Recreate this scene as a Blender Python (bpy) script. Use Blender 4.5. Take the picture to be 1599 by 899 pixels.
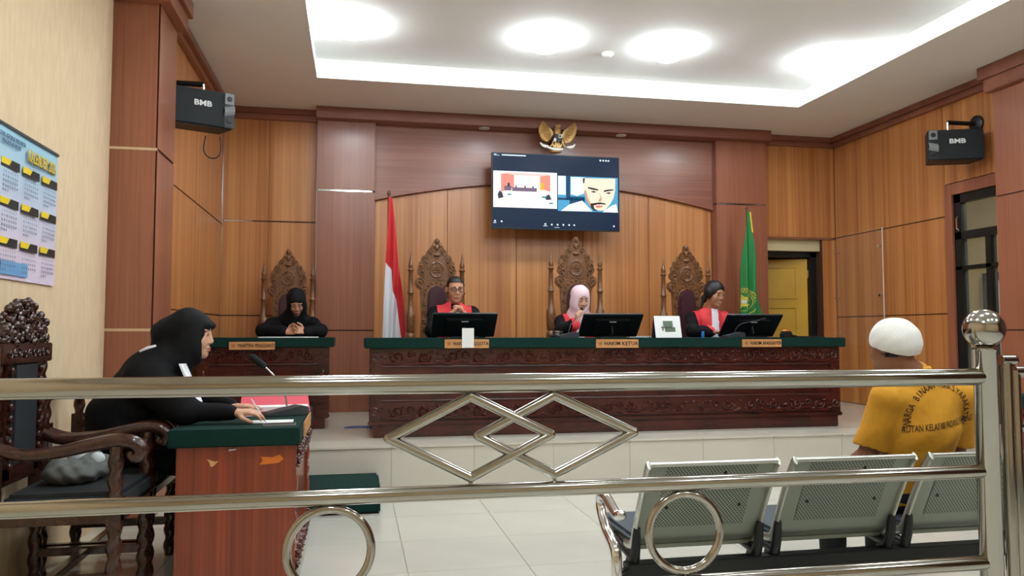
import bpy, bmesh, math, random
import numpy as np
from mathutils import Vector, Matrix
random.seed(7)
PI = math.pi
sc = bpy.context.scene
C = sc.collection
for o in list(bpy.data.objects): bpy.data.objects.remove(o)

# ------------------------------------------------------------------ camera
CAM_H, FPX = 1.25, 1226.0
PITCH = math.atan(69/1226.0); YAW = math.atan(245/math.hypot(1226, 69))
cam_d = bpy.data.cameras.new('camera'); cam = bpy.data.objects.new('camera', cam_d); C.objects.link(cam)
cam_d.sensor_fit = 'HORIZONTAL'; cam_d.sensor_width = 36; cam_d.lens = 36*FPX/1599; cam_d.clip_start = 0.02
cam.location = (0, 0, CAM_H); cam.rotation_euler = (PI/2+PITCH, 0, -YAW)
sc.camera = cam
# ------------------------------------------------------------------ world, exposure
w = bpy.data.worlds.new('world'); sc.world = w; w.use_nodes = True
w.node_tree.nodes['Background'].inputs[0].default_value = (.75, .85, 1, 1)
w.node_tree.nodes['Background'].inputs[1].default_value = 0.0
sc.view_settings.view_transform = 'Standard'; sc.view_settings.look = 'None'
sc.view_settings.gamma = 1; sc.view_settings.use_curve_mapping = False
sc.view_settings.exposure = 0.55
LAMP = 35.0            # radiance of the round ceiling lamps

# ------------------------------------------------------------------ helpers
def lin(c):
    return tuple((x/12.92 if x <= .04045 else ((x+.055)/1.055)**2.4) for x in (v/255 for v in c))+(1,)
MATS = {}
def mat(name, col, rough=.5, metal=0, var=0, scale=20, bump=0, emit=0, coat=0, trans=0, ior=1.45, alpha=1, stretch=(1,1,1), sheen=0, spec=.5):
    if name in MATS: return MATS[name]
    m = bpy.data.materials.new(name); m.use_nodes = True; nt = m.node_tree; b = nt.nodes['Principled BSDF']
    c = lin(col); b.inputs['Base Color'].default_value = c
    b.inputs['Roughness'].default_value = rough; b.inputs['Metallic'].default_value = metal
    b.inputs['Coat Weight'].default_value = coat; b.inputs['Coat Roughness'].default_value = .12
    b.inputs['Transmission Weight'].default_value = trans; b.inputs['IOR'].default_value = ior; b.inputs['Alpha'].default_value = alpha
    b.inputs['Sheen Weight'].default_value = sheen; b.inputs['Specular IOR Level'].default_value = spec
    if emit and name.startswith('screen_'): b.inputs['Specular IOR Level'].default_value = .12; b.inputs['Roughness'].default_value = .25; b.inputs['Base Color'].default_value = (.004, .004, .005, 1)
    if emit: b.inputs['Emission Color'].default_value = c; b.inputs['Emission Strength'].default_value = emit
    if var or bump:
        tc = nt.nodes.new('ShaderNodeTexCoord'); mp = nt.nodes.new('ShaderNodeMapping'); mp.inputs['Scale'].default_value = stretch
        nz = nt.nodes.new('ShaderNodeTexNoise'); nz.inputs['Scale'].default_value = scale; nz.inputs['Detail'].default_value = 5
        nt.links.new(tc.outputs['Object'], mp.inputs[0]); nt.links.new(mp.outputs[0], nz.inputs['Vector'])
        if var:
            r = nt.nodes.new('ShaderNodeValToRGB'); r.color_ramp.elements[0].position = .3; r.color_ramp.elements[1].position = .7
            r.color_ramp.elements[0].color = tuple(x*(1-var) for x in c[:3])+(1,); r.color_ramp.elements[1].color = tuple(min(1, x*(1+var)) for x in c[:3])+(1,)
            nt.links.new(nz.outputs[0], r.inputs[0]); nt.links.new(r.outputs[0], b.inputs['Base Color'])
        if bump:
            bp = nt.nodes.new('ShaderNodeBump'); bp.inputs['Strength'].default_value = bump; bp.inputs['Distance'].default_value = .01
            nt.links.new(nz.outputs[0], bp.inputs['Height']); nt.links.new(bp.outputs[0], b.inputs['Normal'])
    MATS[name] = m; return m
def wood(name, c1, c2, rough=.35, band=(5, 5, .05), grain=(60, 60, 1.2), coat=.2):
    """veneer: broad bands plus fine grain, both stretched along the third axis of the scale tuples"""
    if name in MATS: return MATS[name]
    m = bpy.data.materials.new(name); m.use_nodes = True; nt = m.node_tree; b = nt.nodes['Principled BSDF']; L = nt.links.new
    tc = nt.nodes.new('ShaderNodeTexCoord'); outs = []
    for s in (band, grain):
        mp = nt.nodes.new('ShaderNodeMapping'); mp.inputs['Scale'].default_value = s
        nz = nt.nodes.new('ShaderNodeTexNoise'); nz.inputs['Scale'].default_value = 1; nz.inputs['Detail'].default_value = 4
        L(tc.outputs['Object'], mp.inputs[0]); L(mp.outputs[0], nz.inputs['Vector']); outs.append(nz)
    mx = nt.nodes.new('ShaderNodeMath'); mx.operation = 'MULTIPLY_ADD'; mx.inputs[1].default_value = .55
    m2 = nt.nodes.new('ShaderNodeMath'); m2.operation = 'MULTIPLY'; m2.inputs[1].default_value = .45
    L(outs[0].outputs[0], mx.inputs[0]); L(outs[1].outputs[0], m2.inputs[0]); L(m2.outputs[0], mx.inputs[2])
    r = nt.nodes.new('ShaderNodeValToRGB'); r.color_ramp.elements[0].position = .36; r.color_ramp.elements[1].position = .64
    r.color_ramp.elements[0].color = lin(c1); r.color_ramp.elements[1].color = lin(c2)
    L(mx.outputs[0], r.inputs[0]); L(r.outputs[0], b.inputs['Base Color'])
    b.inputs['Roughness'].default_value = rough; b.inputs['Coat Weight'].default_value = coat; b.inputs['Coat Roughness'].default_value = .2
    MATS[name] = m; return m

class MB:
    """collects shapes, then links them as ONE mesh object"""
    def __init__(s): s.v = []; s.f = []
    def add(s, vs, fs):
        n = len(s.v); s.v += [tuple(v) for v in vs]; s.f += [tuple(i+n for i in f) for f in fs]; return s
    def box(s, a, b):
        x0, y0, z0 = (min(p, q) for p, q in zip(a, b)); x1, y1, z1 = (max(p, q) for p, q in zip(a, b))
        return s.add([(x0,y0,z0),(x1,y0,z0),(x1,y1,z0),(x0,y1,z0),(x0,y0,z1),(x1,y0,z1),(x1,y1,z1),(x0,y1,z1)],
                     [(0,3,2,1),(4,5,6,7),(0,1,5,4),(1,2,6,5),(2,3,7,6),(3,0,4,7)])
    def obox(s, c, h, M):
        c = Vector(c); k = [c+M @ Vector((sx*h[0], sy*h[1], sz*h[2])) for sz in (-1,1) for sx, sy in ((-1,-1),(1,-1),(1,1),(-1,1))]
        return s.add(k, [(0,3,2,1),(4,5,6,7),(0,1,5,4),(1,2,6,5),(2,3,7,6),(3,0,4,7)])
    def tube(s, pts, r, n=10, closed=False, caps=True, flat=1.0):
        P = [Vector(p) for p in pts]; m = len(P); R = r if isinstance(r, (list, tuple)) else [r]*m
        vs = []; up = None
        for i in range(m):
            a = P[i-1] if (i > 0 or closed) else P[0]; b = P[(i+1) % m] if (i < m-1 or closed) else P[-1]
            t = (b-a).normalized() if (b-a).length > 1e-9 else Vector((0,0,1))
            if up is None:
                up = Vector((0,0,1)) if abs(t.z) < .9 else Vector((0,1,0))
            u = (up-t*up.dot(t)).normalized(); up = u; q = t.cross(u)
            for k in range(n):
                an = 2*PI*k/n; vs.append(P[i]+u*math.cos(an)*R[i]+q*math.sin(an)*R[i]*flat)
        fs = []
        for i in range(m if closed else m-1):
            j = (i+1) % m
            for k in range(n): fs.append((i*n+k, i*n+(k+1) % n, j*n+(k+1) % n, j*n+k))
        if caps and not closed: fs += [tuple(range(n))[::-1], tuple((m-1)*n+k for k in range(n))]
        return s.add(vs, fs)
    def stube(s, pts, r, n=10, sub=5, **k):
        """tube along a smooth curve through the points"""
        P = [Vector(p) for p in pts]; m = len(P); R = list(r) if isinstance(r, (list, tuple)) else [r]*m; q = []; rr = []
        for i in range(m-1):
            p0, p1, p2, p3 = P[max(i-1, 0)], P[i], P[i+1], P[min(i+2, m-1)]
            for j in range(sub):
                t = j/sub; q.append(.5*((2*p1)+(p2-p0)*t+(2*p0-5*p1+4*p2-p3)*t*t+(3*p1-p0-3*p2+p3)*t**3)); rr.append(R[i]+(R[i+1]-R[i])*t)
        q.append(P[-1]); rr.append(R[-1]); return s.tube(q, rr, n, **k)
    def lathe(s, prof, o=(0,0,0), n=14, M=None):
        o = Vector(o); vs = []
        for r, z in prof:
            for k in range(n):
                p = Vector((r*math.cos(2*PI*k/n), r*math.sin(2*PI*k/n), z)); vs.append(o+(M @ p if M else p))
        m = len(prof); fs = [(i*n+k, i*n+(k+1) % n, (i+1)*n+(k+1) % n, (i+1)*n+k) for i in range(m-1) for k in range(n)]
        fs += [tuple(range(n))[::-1], tuple((m-1)*n+k for k in range(n))]
        return s.add(vs, fs)
    def ell(s, c, r, n=10, m=7, M=None):
        if not isinstance(r, (tuple, list)): r = (r, r, r)
        c = Vector(c); vs = [c+(M @ Vector((0,0,-r[2])) if M else Vector((0,0,-r[2])))]
        for i in range(1, m):
            a = -PI/2+PI*i/m
            for k in range(n):
                p = Vector((r[0]*math.cos(a)*math.cos(2*PI*k/n), r[1]*math.cos(a)*math.sin(2*PI*k/n), r[2]*math.sin(a)))
                vs.append(c+(M @ p if M else p))
        vs.append(c+(M @ Vector((0,0,r[2])) if M else Vector((0,0,r[2])))); e = len(vs)-1
        fs = [(0, 1+(k+1) % n, 1+k) for k in range(n)]
        for i in range(m-2):
            for k in range(n): fs.append((1+i*n+k, 1+i*n+(k+1) % n, 1+(i+1)*n+(k+1) % n, 1+(i+1)*n+k))
        b0 = 1+(m-2)*n; fs += [(b0+k, b0+(k+1) % n, e) for k in range(n)]
        return s.add(vs, fs)
    def prism(s, poly, a, b, plane='xz'):
        f = {'xz': lambda p, t: (p[0], t, p[1]), 'yz': lambda p, t: (t, p[0], p[1]), 'xy': lambda p, t: (p[0], p[1], t)}[plane]
        n = len(poly); vs = [f(p, a) for p in poly]+[f(p, b) for p in poly]
        return s.add(vs, [tuple(range(n)), tuple(range(2*n-1, n-1, -1))]+[(i, (i+1) % n+0, (i+1) % n+n, i+n) for i in range(n)])
    def grid(s, fn, nu, nv):
        vs = [fn(i/nu, j/nv) for j in range(nv+1) for i in range(nu+1)]
        return s.add(vs, [(j*(nu+1)+i, j*(nu+1)+i+1, (j+1)*(nu+1)+i+1, (j+1)*(nu+1)+i) for j in range(nv) for i in range(nu)])
    def spiral(s, c, r, z0, z1, turns, n=14, steps=None, lobes=2, depth=.28):
        """twisted (barley sugar) column"""
        steps = steps or int(turns*10); vs = []
        for i in range(steps+1):
            t = i/steps
            for k in range(n):
                a = 2*PI*k/n; rr = r*(1-depth/2+depth/2*math.cos(lobes*a-2*PI*turns*t*1.0))
                vs.append((c[0]+rr*math.cos(a), c[1]+rr*math.sin(a), z0+(z1-z0)*t))
        fs = [(i*n+k, i*n+(k+1) % n, (i+1)*n+(k+1) % n, (i+1)*n+k) for i in range(steps) for k in range(n)]
        fs += [tuple(range(n))[::-1], tuple(steps*n+k for k in range(n))]
        return s.add(vs, fs)
    def scroll(s, c, r, turns=1.5, side=1, tube=.012, y=0, a0=0, n=6, plane='xz', flat=.8):
        """carved volute: a tube that winds in and thickens"""
        pts = []; rr = []; N = int(16*turns)
        for i in range(N+1):
            t = i/N; a = a0+side*2*PI*turns*t; q = r*(1-.85*t); u, v = c[0]+q*math.cos(a), c[1]+q*math.sin(a)
            pts.append((u, y, v) if plane == 'xz' else (y, u, v)); rr.append(tube*(.65+.5*t))
        s.tube(pts, rr, n, flat=flat); return s
    def mesh(s, name='mesh', fix=True):
        me = bpy.data.meshes.new(name); me.from_pydata(s.v, [], s.f); me.update()
        if fix:
            bm = bmesh.new(); bm.from_mesh(me); bmesh.ops.recalc_face_normals(bm, faces=bm.faces); bm.to_mesh(me); bm.free()
        return me
    def build(s, name, m, parent=None, smooth=False, bevel=0, fix=True):
        me = s.mesh(name, fix)
        if bevel:
            bm = bmesh.new(); bm.from_mesh(me)
            es = [e for e in bm.edges if len(e.link_faces) == 2 and e.calc_face_angle(0) > .6]
            bmesh.ops.bevel(bm, geom=es, offset=bevel, segments=2, affect='EDGES', clamp_overlap=True); bm.to_mesh(me); bm.free()
        return link(name, me, m, parent, smooth)
def link(name, me, m, parent=None, smooth=False):
    if m is not None and not me.materials: me.materials.append(m)
    if smooth:
        me.polygons.foreach_set('use_smooth', [True]*len(me.polygons))
        try: me.set_sharp_from_angle(angle=.9)
        except Exception: pass
    o = bpy.data.objects.new(name, me); C.objects.link(o)
    if parent: o.parent = parent
    return o
def tag(o, label=None, cat=None, group=None, kind=None):
    for k, v in (('label', label), ('category', cat), ('group', group), ('kind', kind)):
        if v: o[k] = v
    return o
def empty(name, loc=(0,0,0), rz=0, label=None, cat=None, group=None):
    o = bpy.data.objects.new(name, None); C.objects.link(o); o.location = loc; o.rotation_euler = (0, 0, rz); o.empty_display_size = .1
    return tag(o, label, cat, group)
def copy_tree(o, parent=None):
    c = o.copy(); C.objects.link(c); c.parent = parent
    for ch in list(o.children): copy_tree(ch, c)
    return c
def RZ(a): return Matrix.Rotation(a, 3, 'Z')
def RX(a): return Matrix.Rotation(a, 3, 'X')
def RY(a): return Matrix.Rotation(a, 3, 'Y')
def text_geo(t, size, ext=.001, bold=0.0, align='CENTER'):
    """vertices and faces of a word lying in the xy plane, facing +z"""
    cu = bpy.data.curves.new('t', 'FONT'); cu.body = t; cu.size = size; cu.extrude = ext; cu.align_x = align; cu.align_y = 'CENTER'
    cu.offset = bold*size; cu.resolution_u = 2
    o = bpy.data.objects.new('t', cu); C.objects.link(o); bpy.context.view_layer.update()
    me = bpy.data.meshes.new_from_object(o.evaluated_get(bpy.context.evaluated_depsgraph_get()))
    vs = [v.co.copy() for v in me.vertices]; fs = [tuple(p.vertices) for p in me.polygons]
    bpy.data.objects.remove(o); bpy.data.curves.remove(cu); bpy.data.meshes.remove(me)
    return vs, fs
def text_on(mb, t, size, org, M, ext=.001, bold=.0, sx=1, align='CENTER'):
    """M maps text x, y, z (normal) to the world"""
    vs, fs = text_geo(t, size, ext, bold, align); org = Vector(org)
    return mb.add([org+M @ Vector((v.x*sx, v.y, v.z)) for v in vs], fs)
FRONT = Matrix(((1,0,0),(0,0,-1),(0,1,0)))      # text facing -y, reading along +x

# pixel (of the 1599x899 photograph) -> point on a known plane of the room
_fw = Vector((math.sin(YAW)*math.cos(PITCH), math.cos(YAW)*math.cos(PITCH), math.sin(PITCH)))
_rt = Vector((math.cos(YAW), -math.sin(YAW), 0)); _up = _rt.cross(_fw)
def ray(px, py): return _fw+_rt*((px-799.5)/FPX)+_up*((449.5-py)/FPX)
def aY(px, py, Y): d = ray(px, py); return Vector((0,0,CAM_H))+d*(Y/d.y)
def aX(px, py, X): d = ray(px, py); return Vector((0,0,CAM_H))+d*(X/d.x)
def aZ(px, py, Z): d = ray(px, py); return Vector((0,0,CAM_H))+d*((Z-CAM_H)/d.z)

# ------------------------------------------------------------------ materials
W_ORANGE = wood('wood_veneer_orange', (156, 90, 44), (200, 138, 80), .38, (7, 7, .03), (45, 45, .5), .25)
W_RED = wood('wood_veneer_red', (128, 72, 50), (158, 98, 72), .36, (4, 4, .1), (70, 70, .9), .25)
W_REDH = wood('wood_veneer_red_horizontal', (122, 70, 52), (150, 94, 72), .36, (.15, 4, 6), (1.2, 60, 60), .25)
W_DESK = wood('wood_mahogany_dark', (46, 17, 12), (80, 30, 22), .26, (3, 3, 3), (3, 40, 40), .35)
W_TABLE = wood('wood_mahogany_red', (108, 38, 18), (148, 60, 30), .25, (14, 14, .1), (60, 60, .8), .5)
W_CARVE = mat('carved_teak', (112, 72, 40), .36, var=.4, scale=40, coat=.3)
W_CARVE_D = mat('carved_dark_wood', (54, 26, 17), .25, var=.4, scale=30, coat=.5)
W_DESKC = mat('carved_mahogany_gloss', (78, 30, 22), .16, var=.25, scale=30, coat=.6)
GROOVE = mat('groove_dark_brown', (84, 50, 34), .6)
CREAM = mat('wallpaper_cream', (222, 197, 160), .8, var=.06, scale=30, bump=.25, stretch=(1, 1, .25))
CREAM2 = mat('paint_cream', (205, 192, 150), .8, var=.03, scale=4)
WHITE = mat('paint_ceiling_white', (240, 238, 234), .85, var=.01, scale=2)
LIPW = mat('paint_gloss_white', (240, 240, 238), .5, var=.01, scale=2)
TILE = mat('floor_tile_ivory', (206, 203, 190), .14, var=.035, scale=3, coat=.2)
TILE2 = mat('platform_tile_ivory', (204, 198, 184), .2, var=.03, scale=3)
GROUT = mat('grout_grey', (150, 146, 134), .8)
STEEL = mat('polished_steel', (172, 168, 160), .085, 1, var=.03, scale=6)
CHROME = mat('chrome', (225, 225, 225), .1, 1)
BLACKF = mat('black_frame_paint', (20, 22, 22), .35)
BLACKP = mat('black_plastic', (22, 25, 28), .4)
GREEN = mat('green_felt', (9, 44, 39), .85, var=.12, scale=60, bump=.1, spec=.25)
PAPER = mat('white_paper', (236, 236, 234), .7)
YELLOW = mat('ochre_door_paint', (198, 152, 30), .45, var=.08, scale=3)
PLATE = mat('name_plate_wood', (196, 140, 88), .4, var=.12, scale=12, stretch=(1, 8, 8))
INK = mat('black_ink', (24, 20, 18), .6)
# ------------------------------------------------------------------ room
XL, XC, XR, YB, ZC, ZP, YP = -1.44, -1.62, 6.0, 8.98, 3.72, .38, 6.16
def struct(name, mb, m, parent=None, **k):
    o = mb.build(name, m, parent, **k)
    if parent is None: o['kind'] = 'structure'
    return o
def panel(parent, a, b, m, name='wood_panel'): return MB().box(a, b).build(name, m, parent, bevel=.002)
# floor and its tiles
floor = struct('floor', MB().box((-1.9, -3.0, -.1), (6.3, YP+.3, -.006)), GROUT)
TX, TY = .642, .63; tile_me = None
ny0, ny1 = -8, 4
for i in range(-3, 10):
    for j in range(ny0, ny1):
        x0, y0 = .284+TX*i, 4.19+TY*j; x1, y1 = min(x0+TX, XR+.05), min(y0+TY, YP+.02); xa = max(x0, XC-.02)
        if x1-xa < .02 or y1-y0 < .02: continue
        full = abs(x1-xa-TX) < 1e-6 and abs(y1-y0-TY) < 1e-6
        if full and tile_me:
            t = link('floor_tile', tile_me, TILE, floor)
        else:
            t = MB().box((.0015, .0015, -.008), (x1-xa-.0015, y1-y0-.0015, 0)).build('floor_tile', TILE, floor, bevel=.001)
            if full: tile_me = t.data
        t.location = (xa, y0, 0)
# platform for the bench
plat = struct('platform', MB().box((XC, YP+.012, 0), (XR, YB, ZP-.008)), GROUT)
for i in range(-3, 10):
    x0 = max(.284+TX*i, XC); x1 = min(.284+TX*(i+1), XR)
    if x1-x0 < .05: continue
    MB().box((x0+.001, YP, .002), (x1-.001, YP+.013, ZP-.022)).build('riser_tile', TILE2, plat, bevel=.001)
    MB().box((x0+.001, YP-.012, ZP-.02), (x1-.001, YP+.34, ZP)).build('nosing_tile', TILE2, plat, bevel=.003)
    for k in range(4):
        y0 = YP+.342+TY*k
        MB().box((x0+.001, y0, ZP-.01), (x1-.001, min(y0+TY-.002, YB), ZP)).build('platform_tile', TILE2, plat, bevel=.001)
# ceiling: lower slab with a raised tray
TX0, TX1, TY0, TY1, ZU = -.39, 4.75, -1.2, 7.72, 3.96
L_ = .021
cl = MB().box((-1.9, -3, ZC), (TX0-L_, 9.3, ZC+.05)).box((TX1+L_, -3, ZC), (6.3, 9.3, ZC+.05)).box((TX0-L_, TY1+L_, ZC), (TX1+L_, 9.3, ZC+.05)).box((TX0-L_, -3, ZC), (TX1+L_, TY0-L_, ZC+.05))
struct('ceiling', cl, WHITE)
tr = MB().box((TX0-.16, TY0-.16, ZU), (TX1+.16, TY1+.16, ZU+.05))
for a, b in (((TX0-.18, TY0-.18), (TX0-.16, TY1+.18)), ((TX1+.16, TY0-.18), (TX1+.18, TY1+.18)), ((TX0-.18, TY1+.16), (TX1+.18, TY1+.18)), ((TX0-.18, TY0-.18), (TX1+.18, TY0-.16))):
    tr.box(a+(ZC+.04,), b+(ZU+.02,))
struct('ceiling_tray', tr, WHITE)
lip = MB()
for a, b in (((TX0-.02, TY0), (TX0, TY1)), ((TX1, TY0), (TX1+.02, TY1)), ((TX0-.02, TY1), (TX1+.02, TY1+.02)), ((TX0-.02, TY0-.02), (TX1+.02, TY0))):
    lip.box(a+(ZC-.004,), b+(ZC+.095,))
struct('trim_1', lip, LIPW)
# left wall: cream plaster, then the wood-clad pier, then the panelled recess
struct('wall_left', MB().box((XC-.15, -3, 0), (XC, 5.62, ZC)), CREAM)
pier = struct('wall_left_pier', MB().box((XC-.15, 5.612, 0), (-1.332, 6.10, ZC)), GROOVE)
for z0, z1 in ((0, 1.258), (1.272, 2.472), (2.488, 3.49)):
    panel(pier, (XC, 5.60, z0), (-1.321, 5.612, z1), W_RED); panel(pier, (-1.333, 5.60, z0), (-1.32, 6.10, z1), W_RED)
for z in (1.265, 2.48): MB().box((XC, 5.598, z-.009), (-1.323, 5.61, z+.009)).build('metal_strip', mat('dull_cream_strip', (206, 176, 140), .4), pier)
MB().box((XC, 5.54, 3.48), (-1.25, 6.12, 3.60)).box((XC, 5.50, 3.60), (-1.22, 6.15, 3.72)).build('pier_crown', W_RED, pier, bevel=.004)
wl = struct('wall_left_recess', MB().box((XL-.3, 6.10, 0), (XL-.012, YB+.1, ZC)), GROOVE)
for y0, y1 in ((6.10, 7.55), (7.556, YB-.02)):
    for z0, z1 in ((ZP, 1.425), (1.437, 2.425), (2.437, 3.61)): panel(wl, (XL-.012, y0, z0), (XL, y1, z1), W_ORANGE)
MB().box((XL, 6.12, 3.60), (XL+.05, YB, 3.66)).box((XL, 6.12, 3.66), (XL+.09, YB, 3.72)).build('crown_moulding', W_RED, wl, bevel=.003)
# back wall
wb = struct('wall_back', MB().box((XL-.2, YB, 0), (4.97, YB+.13, ZC)).box((4.97, YB, 2.43), (XR+.2, YB+.13, ZC)).box((5.81, YB, 0), (XR+.2, YB+.13, 2.43)).box((4.97, YB, 0), (5.81, YB+.13, ZP-.004)), GROOVE)
F_ = YB-.012
for z0, z1 in ((ZP, 1.425), (1.437, 2.462), (2.478, 3.61)):                       # left bay
    panel(wb, (XL, F_, z0), (-.955, YB, z1), W_ORANGE); panel(wb, (-.951, F_, z0), (-.445, YB, z1), W_ORANGE)
MB().box((XL+.002, F_-.002, ZP), (XL+.007, YB, 3.6)).build('metal_strip', CHROME, wb)
MB().box((-.443, F_-.002, ZP), (-.437, YB, 3.6)).build('metal_strip', CHROME, wb)
MB().box((XL+.02, F_-.001, 2.464), (-1.12, YB, 2.476)).build('metal_strip', CHROME, wb)
xs = (.2, 1.029, 1.841, 2.651, 3.481, 4.30)                                       # vertical boards behind the judges
for a, b in zip(xs[:-1], xs[1:]): panel(wb, (a+.003, F_, ZP), (b-.003, YB, 3.05), W_ORANGE)
arc = [(.2+4.13*t, 2.735+.262*math.sin(PI*t)**.9) for t in (i/32 for i in range(33))]
MB().prism([(.2, 3.62)]+arc+[(4.33, 3.62)], YB-.06, YB-.013).build('arched_panel', W_REDH, wb)
MB().tube([(x, YB-.058, z+.006) for x, z in arc], .009, 6).build('arch_edge', W_RED, wb)
for x0, x1 in ((-.43, .2), (4.3, 4.97)):
    MB().box((x0+.008, 8.832, ZP), (x1-.008, YB, 3.62)).build('pilaster_core', GROOVE, wb)
    for z0, z1 in ((ZP, 1.262), (1.276, 2.805), (2.825, 3.61)):
        panel(wb, (x0, 8.82, z0), (x1, 8.832, z1), W_RED)
        panel(wb, (x0-.0, 8.832, z0), (x0+.008, YB-.012, z1), W_RED); panel(wb, (x1-.008, 8.832, z0), (x1, YB-.012, z1), W_RED)
    MB().box((x0+.01, 8.819, 2.807), (x1-.03, 8.831, 2.823)).build('metal_strip', CHROME, wb)
trim2 = struct('trim_2', MB().box((-.44, 8.70, 3.595), (4.98, YB, ZC)), W_REDH, bevel=.003)
MB().box((XL, YB-.06, 3.60), (-.44, YB, 3.66)).box((XL, YB-.10, 3.66), (-.44, YB, 3.72)).build('crown_moulding', W_REDH, wb, bevel=.003)
MB().box((4.98, YB-.06, 3.60), (XR, YB, 3.66)).box((4.98, YB-.10, 3.66), (XR, YB, 3.72)).build('crown_moulding', W_REDH, wb, bevel=.003)
panel(wb, (4.972, F_, 2.45), (XR-.004, YB, 3.61), W_ORANGE)
panel(wb, (5.815, F_, ZP), (XR-.004, YB, 2.425), W_ORANGE)
MB().box((4.972, YB-.03, 2.422), (5.95, YB, 2.447)).build('door_ledge', W_RED, wb, bevel=.003)
# door in the back wall
lintel = struct('wall_back_lintel', MB().box((4.8, YB+.05, 2.28), (5.83, YB+.30, 2.44)), CREAM2)
dr = empty('door_1', (5.72, YB+.2, ZP)); dr['kind'] = 'structure'
def dl(mb, name, m, par, **k): return mb.build(name, m, par, **k)
dfm = MB().box((-.92, -.07, 1.83), (.09, .05, 1.90)).box((.0, -.07, 0), (.09, .05, 1.90)).box((-.92, -.07, 0), (-.83, .05, 1.9)); dl(dfm, 'door_frame', BLACKF, dr, bevel=.003)
A = math.radians(-24); Md = RZ(A)
leaf = MB().obox(Md @ Vector((-.405, .0, .91)), (.405, .018, .905), Md); lf = dl(leaf, 'door_leaf', YELLOW, dr, bevel=.002)
for zc, hh in ((1.52, .20), (.70, .50)):
    for s in (0, 1):
        fr = MB()
        for (cx, cz, hx, hz) in ((-.40, zc+hh, .29, .02), (-.40, zc-hh, .29, .02), (-.13, zc, .02, hh), (-.67, zc, .02, hh)):
            fr.obox(Md @ Vector((cx, -.018 if s else .018, cz)), (hx, .016, hz), Md)
        fr.build('panel_moulding', YELLOW, lf, bevel=.002)
for zc in (1.62, .3): MB().lathe([(.008, zc-.05), (.008, zc+.05)], (-.004, -.024, 0), 8).build('hinge', CHROME, lf)
# room behind that door
struct('wall_beyond_door', MB().box((4.2, 11.2, 0), (7.0, 11.3, 3.4)).box((4.1, 9.3, 0), (4.2, 11.3, 3.4)).box((6.9, 9.3, 0), (7.0, 11.3, 3.4)).box((4.1, 9.11, 3.3), (7.0, 11.3, 3.4)).box((4.1, 9.12, .3), (7.0, 11.3, .378)).box((5.85, 9.12, 0), (7.0, 9.2, 3.4)).box((4.1, 9.12, 0), (4.78, 9.2, 3.4)), CREAM2)
# right wall with the tall window
WY0, WY1, WZ0, WZ1 = 5.70, 6.96, .10, 2.655
wr = struct('wall_right', MB().box((XR+.012, WY1, 0), (XR+.16, YB+.13, ZC)).box((XR+.012, -3, 0), (XR+.16, WY0, ZC)).box((XR+.012, WY0, WZ1), (XR+.16, WY1, ZC)).box((XR+.012, WY0, 0), (XR+.16, WY1, WZ0)), GROOVE)
for y0, y1, top in ((8.02, YB-.016, 3.61), (7.065, 8.014, 3.61)):
    for z0, z1 in ((0.385 if y0 > 6.2 else 0, 1.433), (1.445, 2.44), (2.452, top)): panel(wr, (XR, y0, z0), (XR+.012, y1, z1), W_ORANGE)
panel(wr, (XR, 6.19, 2.78), (XR+.012, 7.06, 3.61), W_ORANGE)
MB().box((XR-.05, 6.15, 3.60), (XR+.01, YB, 3.66)).box((XR-.09, 6.15, 3.66), (XR+.01, YB, 3.72)).build('crown_moulding', W_REDH, wr, bevel=.003)
rp = struct('wall_right_pier', MB().box((5.812, 3.4, 0), (XR+.02, 6.178, ZC)), GROOVE)
for z0, z1 in ((0, 1.263), (1.275, 2.495), (2.507, 3.49)):
    panel(rp, (5.80, 3.4, z0), (5.812, 6.19, z1), W_RED); panel(rp, (5.812, 6.178, z0), (XR+.01, 6.19, z1), W_RED)
MB().box((5.73, 3.4, 3.48), (XR, 6.22, 3.60)).box((5.70, 3.4, 3.60), (XR, 6.26, 3.72)).build('pier_crown', W_REDH, rp, bevel=.004)
cas = MB().box((XR-.012, WY1, 0.385), (XR+.1, WY1+.105, 2.77)).box((XR-.012, 6.19, WZ1), (XR+.1, WY1, 2.77)); cas.build('casing', W_RED, wr, bevel=.003)
wn = empty('window_1', (XR+.05, 0, 0)); wn['kind'] = 'structure'
fr = MB()
for a, b in (((6.87, WZ0), (WY1, WZ1)), ((WY0, WZ0), (WY0+.09, WZ1)), ((WY0, WZ1-.09), (WY1, WZ1)), ((WY0, 2.19), (WY1, 2.27)), ((WY0, WZ0), (WY1, WZ0+.1)), ((6.50, WZ0), (6.57, 2.2)), ((WY0, 1.88), (WY1, 1.92)), ((6.08, WZ0), (6.13, 2.2))):
    fr.box((-.035, a[0], a[1]), (.035, b[0], b[1]))
fr.build('window_frame', BLACKF, wn, bevel=.003)
GLASS = mat('window_glass', (225, 235, 230), .03, alpha=.04, spec=.5)
for a, b in (((WY0+.09, 2.27), (6.87, WZ1-.09)), ((6.57, 1.92), (6.87, 2.19)), ((6.13, 1.92), (6.50, 2.19)), ((6.57, .2), (6.87, 1.88)), ((6.13, .2), (6.50, 1.88))):
    MB().box((-.003, a[0]-.005, a[1]-.005), (.003, b[0]+.005, b[1]+.005)).build('pane', GLASS, wn)
MB().tube([(-.045, 6.90, 2.42), (-.06, 6.90, 2.40), (-.06, 6.90, 2.30), (-.045, 6.89, 2.29)], .009, 8).build('latch', CHROME, wn)
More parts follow.
